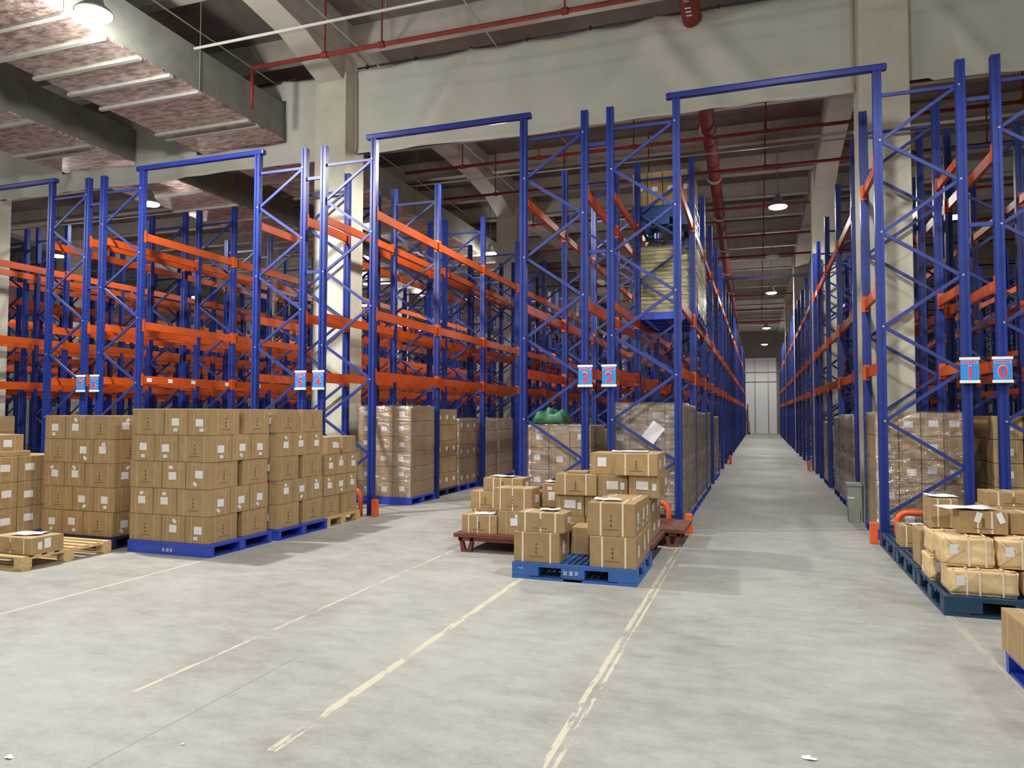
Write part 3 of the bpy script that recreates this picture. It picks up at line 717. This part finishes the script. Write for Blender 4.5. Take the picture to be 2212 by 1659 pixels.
C(-3.33, -2.95, 8.2, 8.52, .4615, .665, 'two-strap carton left of the upper three-strap carton', seed=5, xs=(-.07, .1), ys=(), lab=0, **WS)
C(-2.93, -2.50, 8.36, 8.68, EZ, .665, 'tall carton behind the upper three-strap carton', seed=6, ys=(), lab=0)
C(-3.18, -2.68, 8.24, 8.56, .667, .825, 'flat strapped carton on top of the left centre group', seed=7, xs=(-.12, -.03, .12), ys=(), lab=1, small=False, **WS)
C(-2.46, -2.26, 8.36, 8.70, EZ, .49, 'carton below the slim labelled carton, centre group', seed=33, turn=True, xs=(), ys=(), lab=0)
C(-2.61, -2.28, 8.30, 8.66, .492, .77, 'slim labelled carton between left and right centre groups', seed=8, turn=True, xs=(), ys=(-.1,), endlab=(.08, .1), small=True) if False else C(-2.47, -2.24, 8.34, 8.70, .492, .77, 'slim labelled carton between left and right centre groups', seed=8, turn=True, xs=(), ys=(-.09,), endlab=(.08, .1), small=True)
sheet_paper(-3.05, 7.98, .43, .24, .18, .3, 'white paper on the low three-strap carton', 5)
sheet_paper(-2.97, 8.4, .83, .3, .2, -.2, 'white paper on the highest carton of left centre group', 6)
sheet_paper(-2.36, 8.5, .776, .2, .14, -.2, 'white paper on the slim labelled carton', 7)
CG = 'carton in centre group, '
C(-2.19, -1.86, 7.96, 8.42, EZ, .452, CG + 'lowest layer, left', seed=10, turn=True, xs=(), ys=(), lab=0)
C(-1.85, -1.50, 7.96, 8.42, EZ, .452, CG + 'lowest layer, second from left', seed=11, turn=True, xs=(), ys=(), lab=0)
C(-1.48, -1.13, 7.96, 8.42, EZ, .452, CG + 'lowest layer at right corner', seed=12, lab=1)
C(-1.48, -1.13, 8.43, 8.75, EZ, .452, CG + 'lowest layer at right, behind the corner one', seed=13)
C(-2.19, -1.87, 7.96, 8.42, .4535, .69, CG + 'second layer, left, with large label', seed=14, turn=True, xs=(), ys=(-.12, .12), endlab=(.13, .09), small=True)
C(-1.86, -1.50, 7.96, 8.42, .4535, .69, CG + 'second layer, mostly behind plastic pallet cartons', seed=15, turn=True, xs=(), ys=(-.1,), lab=0)
C(-1.48, -1.13, 7.96, 8.42, .4535, .69, CG + 'second layer at right corner', seed=16)
C(-1.48, -1.13, 8.43, 8.75, .4535, .69, CG + 'second layer right, behind the corner one', seed=17)
C(-2.19, -1.72, 7.92, 8.25, .6915, .925, CG + 'third layer, left, with two straps and print', seed=18, xs=(-.12, .12), ys=(), lab=0, **WS)
C(-1.71, -1.38, 7.96, 8.40, .6915, .925, CG + 'third layer, middle, with large label', seed=19, turn=True, xs=(), ys=(-.1, .1), endlab=(.13, .09), small=True)
C(-1.36, -1.03, 7.92, 8.38, .6915, .93, CG + 'third layer, right, with large label', seed=20, turn=True, xs=(), ys=(-.1, .1), endlab=(.13, .09), small=True)
C(-1.36, -1.04, 8.39, 8.72, .6915, .93, CG + 'third layer, right, behind the labelled one', seed=21)
C(-2.02, -1.72, 8.26, 8.6, .6915, .925, CG + 'third layer, behind the two-strap carton', seed=210, ys=())
C(-1.50, -1.04, 7.88, 8.22, .932, 1.17, CG + 'topmost, right, long side with two straps', seed=22, xs=(-.12, .13), ys=(), endlab=(.06, .12), small=True, **WS)
C(-1.47, -1.04, 8.23, 8.56, .932, 1.17, CG + 'topmost, right, behind the two-strap one', seed=23, xs=(-.1, .12), ys=(), endlab=(.06, .12))
C(-1.80, -1.51, 8.0, 8.42, .927, 1.165, CG + 'topmost, left, with label', seed=24, turn=True, xs=(), ys=(-.1,), endlab=(.1, .1), small=False)
C(-2.02, -1.75, 8.0, 8.18, .927, .955, 'thin flat carton lying on the third-layer two-strap carton', seed=25, xs=(), ys=(), lab=0, ink=False) if False else None
MB().box(-.12, .12, -.09, .09, 0, .022).build('flat_carton', M['carton'], bevel=.003, label='thin flat folded carton lying on the third-layer two-strap carton', cat='carton', loc=(-1.97, 8.12, .929))
sheet_paper(-1.38, 8.15, 1.176, .4, .16, .1, 'white paper on the topmost centre cartons', 8)

# ---- blue plastic pallet in front
pallet_plastic(-2.31, -1.09, 6.77, 7.79, 'blue ribbed plastic pallet with white lettering, front centre', lettering=True)
PZ = .1555
C(-2.30, -1.84, 6.80, 7.12, PZ, .445, 'printed two-strap carton at left of blue plastic pallet', seed=40, xs=(-.14, .14), ys=(), endlab=(.08, .13), small=False, strapm='strapw', sw=.008)
C(-2.27, -1.79, 6.82, 7.10, .4465, .635, 'crumpled three-strap carton atop the left printed carton', seed=41, xs=(-.16, 0, .15), ys=(), endlab=(.07, .06), small=True, rot=-.03, strapm='strapw', sw=.008)
C(-2.2, -1.88, 7.2, 7.6, PZ, .44, 'carton behind the left printed carton on plastic pallet', seed=42, turn=True, xs=(), ys=(), lab=0)
C(-1.86, -1.62, 7.34, 7.68, PZ, .43, 'small plain carton standing in middle of plastic pallet', seed=43, turn=True, xs=(), ys=(-.08,), lab=0)
C(-1.54, -1.10, 6.79, 7.125, PZ, .445, 'lower printed two-strap carton at right front of plastic pallet', seed=44, xs=(-.1, .12), ys=(), endlab=(.08, .11), small=False, strapm='strapw', sw=.008)
C(-1.56, -1.11, 6.80, 7.135, .4465, .76, 'upper printed two-strap carton at right front of plastic pallet', seed=45, xs=(-.1, .11), ys=(), endlab=(.08, .1), small=True, strapm='strapw', sw=.008)
C(-1.54, -1.10, 7.135, 7.455, PZ, .445, 'lower carton second from front on right of plastic pallet', seed=46, ys=(), endlab=(.08, .11), strapm='strapw', sw=.007)
C(-1.54, -1.11, 7.14, 7.46, .4465, .755, 'upper carton second from front on right of plastic pallet', seed=47, ys=(), endlab=(.08, .11), strapm='strapw', sw=.007)
C(-1.54, -1.11, 7.46, 7.77, PZ, .445, 'lower rear carton on right of plastic pallet', seed=48, ys=(), endlab=(.08, .11), strapm='strapw', sw=.007)
C(-1.54, -1.12, 7.465, 7.78, .4465, .74, 'upper rear carton on right of plastic pallet', seed=49, ys=(), endlab=(.08, .11), strapm='strapw', sw=.007)
sheet_paper(-1.98, 6.99, .642, .2, .14, .2, 'white paper on the crumpled three-strap carton', 9)
sheet_paper(-1.40, 6.98, .766, .26, .12, .1, 'white paper on the upper printed carton', 10)

# ---- right side: teal plastic pallets with kraft parcels
for i, (ya, yb) in enumerate(((6.65, 7.72), (7.78, 8.82), (8.88, 9.92))):
    pallet_plastic(1.375, 2.58, ya, yb, ('front', 'middle', 'rear')[i] + ' one of three teal blue plastic pallets at right', mat='tealplastic')
def parcel(x0, x1, y0, y1, z0, z1, label, seed, sx=(-.12, 0, .13)):
    """soft kraft-paper parcel with folded ends"""
    import bmesh
    from mathutils import noise as N_
    w, d, h = x1 - x0, y1 - y0, z1 - z0
    me = MB().box(-w / 2, w / 2, -d / 2, d / 2, 0, h).mesh('kraft_parcel', M['kraft'])
    bm = bmesh.new(); bm.from_mesh(me)
    bmesh.ops.bevel(bm, geom=list(bm.edges), offset=.018, segments=2, affect='EDGES')
    bmesh.ops.subdivide_edges(bm, edges=list(bm.edges), cuts=7, use_grid_fill=True)
    for v in bm.verts:
        p = Vector(v.co); q = p + Vector((seed, seed * 2, 0))
        a = N_.fractal(Vector((q.x * 6, q.y * 6, q.z * 14)), 1.0, 2.0, 3) * .009 + abs(N_.noise(Vector((q.x * 9 + q.z * 12, q.y * 9, q.z * 3)))) * -.010
        c = Vector((p.x / (w / 2), p.y / (d / 2), (p.z - h / 2) / (h / 2)))
        m = max(range(3), key=lambda i: abs(c[i])); dirv = Vector((0, 0, 0)); dirv[m] = 1 if c[m] > 0 else -1
        if p.z < .01: continue
        sag = -.012 * (abs(c.x) ** 4) * (1 if m == 2 and c.z > 0 else 0)
        v.co = p + dirv * (a + sag - .004)
    bm.to_mesh(me); bm.free()
    for p in me.polygons: p.use_smooth = True
    o = link('kraft_parcel', me, None, ((x0 + x1) / 2, (y0 + y1) / 2, z0), label=label, cat='parcel')
    for x in sx: link('strap', loop_x(x, d / 2 - .001, h - .002, .006, M['strapw'], .004), o)
    # folded triangular end flap on the front left
    mb = MB(); t = .006
    mb.prism([(-w / 2 + .01, h * .93), (-w / 2 + .17, h * .62), (-w / 2 + .16, h * .57), (-w / 2 + .015, h * .10), (-w / 2 + .0, h * .14), (-w / 2 + .12, h * .58)], 1, -d / 2 - .002, -d / 2 + .006)
    mb.build('folded_flap', M['kraft'], o, bevel=.001)
    l = link('shipping_label', label_mesh(.06, .08), o, (-w / 2 + .08, -d / 2 - .003, h * .55)); l.rotation_euler = (0, 0, -PI / 2)
    return o
GZ = .1555
parcel(1.43, 1.92, 6.72, 7.06, GZ, .37, 'large kraft paper parcel at the bottom front of right group', 1, (-.12, -.03, .13))
parcel(1.95, 2.44, 6.74, 7.08, GZ, .37, 'kraft parcel at bottom right, cut by the picture edge', 2)
parcel(1.40, 1.775, 6.78, 7.12, .372, .62, 'kraft parcel with folded flap on the bottom front parcel', 3, (.0, .12))
parcel(1.79, 2.2, 6.78, 7.12, .372, .62, 'kraft parcel on upper tier beside the flapped parcel', 4, (-.04, .1))
parcel(1.38, 1.83, 7.22, 7.55, GZ, .38, 'kraft parcel seen end on at lower left of right group', 5)
parcel(1.40, 1.85, 7.20, 7.55, .382, .60, 'kraft parcel seen end on, upper one at left', 6)
parcel(1.90, 2.4, 7.2, 7.6, GZ, .61, 'tall kraft parcel buried in the middle of right group', 7)
C(1.55, 1.90, 6.90, 7.18, .6265, .81, 'carton with paper and dangling tags on the kraft parcels', seed=60, xs=(-.04, .06), ys=(), lab=0, **WS)
C(1.93, 2.35, 6.96, 7.24, .6265, .80, 'open strapped carton on kraft parcels at right edge', seed=61, xs=(-.1, .1), ys=(0,), lab=0, **WS)
C(1.42, 1.64, 7.30, 7.62, .606, .86, 'carton with paper on top, left above the kraft parcels', seed=62, turn=True, xs=(), ys=(-.05, .05), lab=0, **WS)
C(1.43, 1.9, 7.84, 8.2, GZ, .50, 'carton hidden behind the end-on kraft parcels', seed=63, lab=0)
C(1.95, 2.45, 7.84, 8.2, GZ, .62, 'large carton behind the buried kraft parcel', seed=66, lab=0)
C(1.98, 2.43, 7.85, 8.2, .6215, .75, 'lower flat carton at the back right of parcel group', seed=64, xs=(-.1, .1), ys=(), lab=0, **WS)
C(2.0, 2.43, 7.88, 8.2, .7515, .88, 'upper flat strapped carton at the back right of parcel group', seed=65, xs=(-.12, .0, .13), ys=(), lab=0, **WS)
C(1.44, 1.72, 8.20 + .72, 9.22, GZ, .385, 'small lone carton with white corner on rear teal pallet', seed=67, xs=(-.08,), ys=(), lab=0, **WS)
sheet_paper(1.62, 7.0, .818, .40, .26, .25, 'large curled white paper on the tagged carton', 12)
sheet_paper(1.53, 7.44, .866, .24, .2, .1, 'white paper on the carton left above kraft parcels', 13)
sheet_paper(1.60, 9.03, .392, .16, .14, .4, 'small white paper on the lone carton', 14)
for i, x in enumerate((1.70, 1.83)):
    t = MB().box(-.022, .022, -.001, .001, -.085, 0).build('paper_tag', M['paper'], label='white paper tag hanging on the tagged carton, %s' % ('left one', 'right one')[i], cat='tag'); t.location = (x, 6.892, .80); t.rotation_euler = (-.05, (.35, -.35)[i], 0)
# bottom right corner carton on pallet
pallet_box(1.44, 2.6, 4.2, 5.36, 'bright blue pallet at the lower right picture corner')
C(1.42, 2.0, 4.86, 5.35, .1405, .395, 'long strapped carton at the lower right picture corner', seed=70, turn=False, xs=(-.2, .2), ys=(-.14, .12), lab=0)
C(1.42, 2.0, 4.3, 4.84, .1405, .395, 'second carton on the lower right corner pallet, nearer', seed=71, xs=(-.2, .2), ys=(-.14, .12), lab=0)

# ------------------------------------------------------------------ loads in the racks
def film_mesh(w, d, h, mat, seed):
    import bmesh
    from mathutils import noise as N_
    mb = MB(); rnd = random.Random(seed); per = []
    n_ = 14
    for i in range(n_): per.append((-w / 2 + w * i / n_, -d / 2))
    for i in range(n_): per.append((w / 2, -d / 2 + d * i / n_))
    for i in range(n_): per.append((w / 2 - w * i / n_, d / 2))
    for i in range(n_): per.append((-w / 2, d / 2 - d * i / n_))
    k = len(per); nz = 22
    for j in range(nz + 1):
        z = h * j / nz
        for i, (x, y) in enumerate(per):
            q = 1 + .012 * N_.noise(Vector((x * 5 + seed, y * 5, z * 16))); mb.v.append((x * q, y * q, z + (.01 * N_.noise(Vector((x * 9, y * 9, seed))) if j else .002)))
    for j in range(nz):
        for i in range(k): mb.f.append((j * k + i, j * k + (i + 1) % k, (j + 1) * k + (i + 1) % k, (j + 1) * k + i))
    # folded-in collar on top
    b = len(mb.v)
    for i in range(k):
        x, y = per[i]; mb.v.append((x * .8, y * .8, h + .012 + .012 * N_.noise(Vector((x * 12, y * 12, 3)))))
    for i in range(k): mb.f.append((nz * k + i, nz * k + (i + 1) % k, b + (i + 1) % k, b + i))
    return mb.mesh('stretch_film', M[mat], smooth=True)
def load(x0, x1, y0, y1, z0, h, nx, ny, nl, label, film=True, face='y', seed=1, pal='bluepl', heavy=False, labs=True, pal_label=None, PH=.13, mixed=True, lablim=99):
    w, d = x1 - x0, y1 - y0
    if pal:
        p = pallet_box(x0, x1, y0, y1, pal_label or ('pallet under ' + label), mat=pal, H=PH)
        p.location.z = z0
    zb = z0 + (PH if pal else 0) + .0005
    o = empty('wrapped_load' if film else 'carton_load', ((x0 + x1) / 2, (y0 + y1) / 2, zb), label=label, cat='load')
    m = .02; W_, D_ = w - 2 * m, d - 2 * m; H_ = h / nl
    for l in range(nl):
        swap = mixed and (l % 2 == 1)
        for i in range(nx):
            for j in range(ny):
                if 0 < i < nx - 1 and 0 < j < ny - 1: continue
                bw, bd = W_ / nx, D_ / ny
                x = -W_ / 2 + bw * (i + .5); y = -D_ / 2 + bd * (j + .5)
                # label end faces the aisle / the camera
                if face == 'y': cc = carton(bd - .012, bw - .012, H_ - .006, (x, y, l * H_), -PI / 2, None, None, seed=seed * 50 + l * 7 + i, xs=(), ys=(-bw * .28, bw * .28) if j == 0 else (), lab=(labs and j == 0 and (not mixed or not swap or i % 2 == 0)), ink=False, small=False, as_part=o)
                else: cc = carton(bw - .012, bd - .012, H_ - .006, (x, y, l * H_), PI if face == '-x' else 0, None, None, seed=seed * 50 + l * 7 + j, xs=(), ys=(), lab=(labs and (i == nx - 1 if face == 'x' else i == 0) and not swap), ink=False, small=False, as_part=o)
    if film:
        link('stretch_film', film_mesh(w - .01, d - .01, h + .004, 'filmheavy' if heavy else 'film', seed), o, (0, 0, 0), label='glossy clear stretch film')
    return o
# row four (signs 5|4)
x4 = -6.72
load(-6.86, -5.76, 11.42, 12.44, 0, 1.60, 3, 2, 6, 'wrapped carton load in row four, nearest the orange guard', seed=1, pal_label='blue pallet of the wrapped load right of the orange guard')
load(-6.86, -5.86, 12.70, 13.75, 0, 1.56, 3, 3, 5, 'unwrapped tall carton load in row four, second along', film=False, face='x', seed=2, pal='darkpallet', mixed=True)
load(-6.86, -5.86, 13.80, 14.86, 0, 1.36, 3, 3, 5, 'lower wrapped carton load in row four, third along', face='x', seed=3, pal_label='blue pallet under the third load along row four')
load(-6.86, -5.86, 15.10, 16.15, 0, 1.36, 2, 6, 5, 'wrapped load of narrow cartons in row four, fourth along', face='x', seed=4, labs=False)
load(-6.86, -5.86, 16.22, 17.30, 0, 1.36, 2, 6, 5, 'wrapped load of narrow cartons in row four, fifth along', face='x', seed=5, labs=False)
# row five, behind the stacks
load(-8.0, -7.16, 10.30, 11.35, 0, .95, 2, 2, 3, 'half-height carton load in row five beside the concrete column', seed=6)
# row three
load(-3.30, -2.30, 10.32, 11.36, 0, 1.30, 3, 2, 4, 'wrapped strapped carton load in row three below sign three', seed=7)
load(-3.30, -2.30, 11.46, 12.46, 0, 1.22, 3, 2, 4, 'carton load in row three behind the one below sign three', seed=8, film=False)
from mathutils import noise as N_
mb = MB(); ng = 16
for i in range(ng + 1):
    for j in range(ng + 1):
        u, v = i / ng - .5, j / ng - .5; r = max(abs(u), abs(v)) * 2
        mb.v.append((u * .52, v * .6, .012 + max(0, (1 - r ** 5)) * (.17 + .11 * N_.noise(Vector((u * 4, v * 4, 2))) + .045 * N_.noise(Vector((u * 12, v * 12, 5))))))
for i in range(ng):
    for j in range(ng): q = i * (ng + 1) + j; mb.f.append((q, q + ng + 1, q + ng + 2, q + 1))
g = mb.build('green_tarp', M['green'], smooth=True, label='crumpled green plastic sheet heaped on the load below sign three', cat='sheet'); g.location = (-3.02, 10.84, 1.452)
g.modifiers.new('s', 'SOLIDIFY').thickness = .01
# row two, along the long aisle
load(-2.02, -1.0, 10.32, 11.36, 0, 1.62, 4, 2, 5, 'tall film-wrapped load in row two with a sheet taped on it', seed=10, heavy=True)
pp = MB().box(-.10, .10, -.001, .001, -.14, .14).build('taped_sheet', M['label'], label='white printed sheet tucked slantwise into the film of row two load', cat='paper'); pp.location = (-1.42, 10.312, 1.34); pp.rotation_euler = (0, .65, 0)
load(-2.02, -1.0, 11.42, 12.46, 0, 1.60, 3, 3, 5, 'film-wrapped load in row two, second from the aisle mouth', seed=11, heavy=True, face='x')
load(-2.02, -1.0, 12.68, 13.72, 0, 1.50, 3, 3, 5, 'film-wrapped load in row two, third from the aisle mouth', seed=12, heavy=True, face='x')
load(-2.02, -1.0, 13.84, 14.86, 0, 1.48, 3, 3, 5, 'film-wrapped load in row two, fourth from the aisle mouth', seed=13, heavy=True, face='x')
load(-2.02, -1.0, 15.2, 16.2, 0, 1.5, 3, 3, 5, 'film-wrapped load in row two, fifth from the aisle mouth', seed=14, heavy=True, face='x')
load(-2.02, -1.0, 18.3, 19.4, 0, 1.4, 3, 3, 4, 'film-wrapped load in row two, sixth from the aisle mouth', seed=15, heavy=True, face='x')
# raised loads in row two
p_ = pallet_plastic(-2.10, -1.02, 12.66, 13.76, 'lower of two stacked blue pallets on the highest level of row two', H=.19, mat='bluedeep'); p_.location.z = 4.875
load(-2.10, -1.02, 12.66, 13.76, 5.07, .60, 4, 3, 1, 'cartons stored on the highest level of row two', seed=16, film=False, pal='bluedeep', PH=.18, pal_label='upper of two stacked blue pallets on the highest level of row two', mixed=False)
def sheet_load(x0, x1, y0, y1, z0, h, label, seed):
    p = pallet_box(x0, x1, y0, y1, 'pallet under ' + label, H=.13); p.location.z = z0
    o = empty('wrapped_load', ((x0 + x1) / 2, (y0 + y1) / 2, z0 + .1305), label=label, cat='load'); w, d = x1 - x0 - .05, y1 - y0 - .05
    rnd = random.Random(seed); n_ = 16
    for i in range(n_):
        a, b = rnd.uniform(-.012, .012), rnd.uniform(-.012, .012)
        MB().box(-w / 2 + a, w / 2 + a, -d / 2 + b, d / 2 + b, h * i / n_, h * (i + .84) / n_).build('board_bundle', M['sheets'], o, bevel=.004)
    link('stretch_film', film_mesh(w + .04, d + .04, h + .01, 'film', seed), o, label='glossy clear stretch film')
sheet_load(-2.02, -0.98, 12.70, 13.80, 3.25, 1.16, 'wrapped board bundles on the middle level of row two', 21)
sheet_load(-2.02, -0.98, 13.86, 14.86, 3.25, 1.12, 'wrapped board bundles, second on the middle level of row two', 22)
mb = MB()
for t in range(1): mb.tube([(-.2, 0, .03), (-.08, .02, .07), (.06, 0, .06), (.18, -.02, .03)], [.03, .06, .055, .02], 10)
b_ = mb.build('film_bundle', M['dark'], smooth=True, label='crumpled dark film bundle lying on the raised wrapped boards', cat='film'); b_.location = (-1.72, 13.0, 4.57)
# rows 1 and 0
load(1.40, 2.46, 10.34, 11.32, 0, 1.50, 4, 2, 5, 'film-wrapped strapped carton load in row one below sign one', seed=30)
load(1.40, 2.42, 12.72, 13.76, 0, 1.46, 3, 3, 5, 'film-wrapped load in row one behind the right column', seed=31, heavy=True, face='-x')
load(1.40, 2.42, 13.82, 14.86, 0, 1.46, 3, 3, 5, 'film-wrapped load in row one, third along the aisle', seed=32, heavy=True, face='-x')
load(1.42, 2.42, 15.1, 16.1, 0, 1.42, 3, 3, 5, 'film-wrapped load in row one, fourth along the aisle', seed=33, heavy=True, face='-x', pal='darkpallet')
load(1.42, 2.42, 17.6, 18.6, 0, 1.3, 2, 2, 4, 'film-wrapped load in row one, fifth along the aisle', seed=34, heavy=True, face='-x', pal='darkpallet')
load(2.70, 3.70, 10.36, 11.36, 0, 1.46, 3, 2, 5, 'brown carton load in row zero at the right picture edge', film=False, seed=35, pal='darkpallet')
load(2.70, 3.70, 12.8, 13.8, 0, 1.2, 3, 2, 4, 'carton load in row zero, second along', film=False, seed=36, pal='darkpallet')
# loads glimpsed in the left rows
for i, (x0, y0, h) in enumerate(((-12.9, 10.4, 1.1), (-16.3, 10.4, 1.4), (-16.3, 12.8, 1.2), (-11.55, 12.8, 1.2), (-17.6, 15.2, 1.3), (-12.9, 15.2, 1.3))):
    load(x0, x0 + 1.0, y0, y0 + 1.05, 0, h, 2, 2, 4, 'carton load on the floor of a left rack row, %s of six' % nm[i], film=i % 2 == 0, seed=40 + i, face='x')

# ------------------------------------------------------------------ small things
b = empty('waste_bin', (1.31, 11.93, 0), label='narrow grey-green plastic bin standing by the right aisle edge', cat='bin')
MB().prism([(-.07, 0), (.07, 0), (.09, .54), (-.09, .54)], 1, -.12, .12).build('bin_body', M['bin'], b, bevel=.008)
MB().box(-.1, .1, -.14, .14, .54, .585).build('bin_rim', M['bin'], b, bevel=.008)
MB().box(-.092, .0, -.126, -.121, .36, .38).build('bin_stripe', M['white'], b)
fk = empty('forklift', (-1.2, 61.5, 0), label='beige truck parked at the far end of the long aisle', cat='truck')
MB().box(-.45, .45, -.8, .8, .15, 1.1).build('body', M['steel'], fk, bevel=.08)
MB().box(-.35, .35, -.5, .4, 1.1, 2.0).build('cab', M['carton'], fk, bevel=.08)
for sx in (-1, 1): MB().box(sx * .3 - .05, sx * .3 + .05, -.95, -.8, 0.05, 2.4).build('mast', M['dark'], fk)
for sx in (-1, 1):
    for sy in (-.5, .5): MB().tube([(sx * .46, sy, .2), (sx * .36, sy, .2)], .2, 16).build('wheel', M['dark'], fk)
def scrap(x, y, s, seed, lab):
    rnd = random.Random(seed); mb = MB(); k = 9
    mb.v.append((0, 0, .006))
    for i in range(k):
        t = 2 * PI * i / k; r = s * rnd.uniform(.5, 1); mb.v.append((r * math.cos(t), r * .7 * math.sin(t), rnd.uniform(.001, .008)))
    for i in range(k): mb.f.append((0, 1 + i, 1 + (i + 1) % k))
    o = mb.build('paper_scrap', M['paper'], label=lab, cat='litter'); o.location = (x, y, .0005)
    o.modifiers.new('s', 'SOLIDIFY').thickness = .0008
scrap(.198, 3.70, .04, 2, 'small white paper scrap on the floor, lower right centre')
scrap(-3.31, 2.49, .035, 4, 'small white paper scrap on the floor at lower left corner')
scrap(-2.65, 2.86, .012, 6, 'tiny white fleck on the floor left of the yellow line')
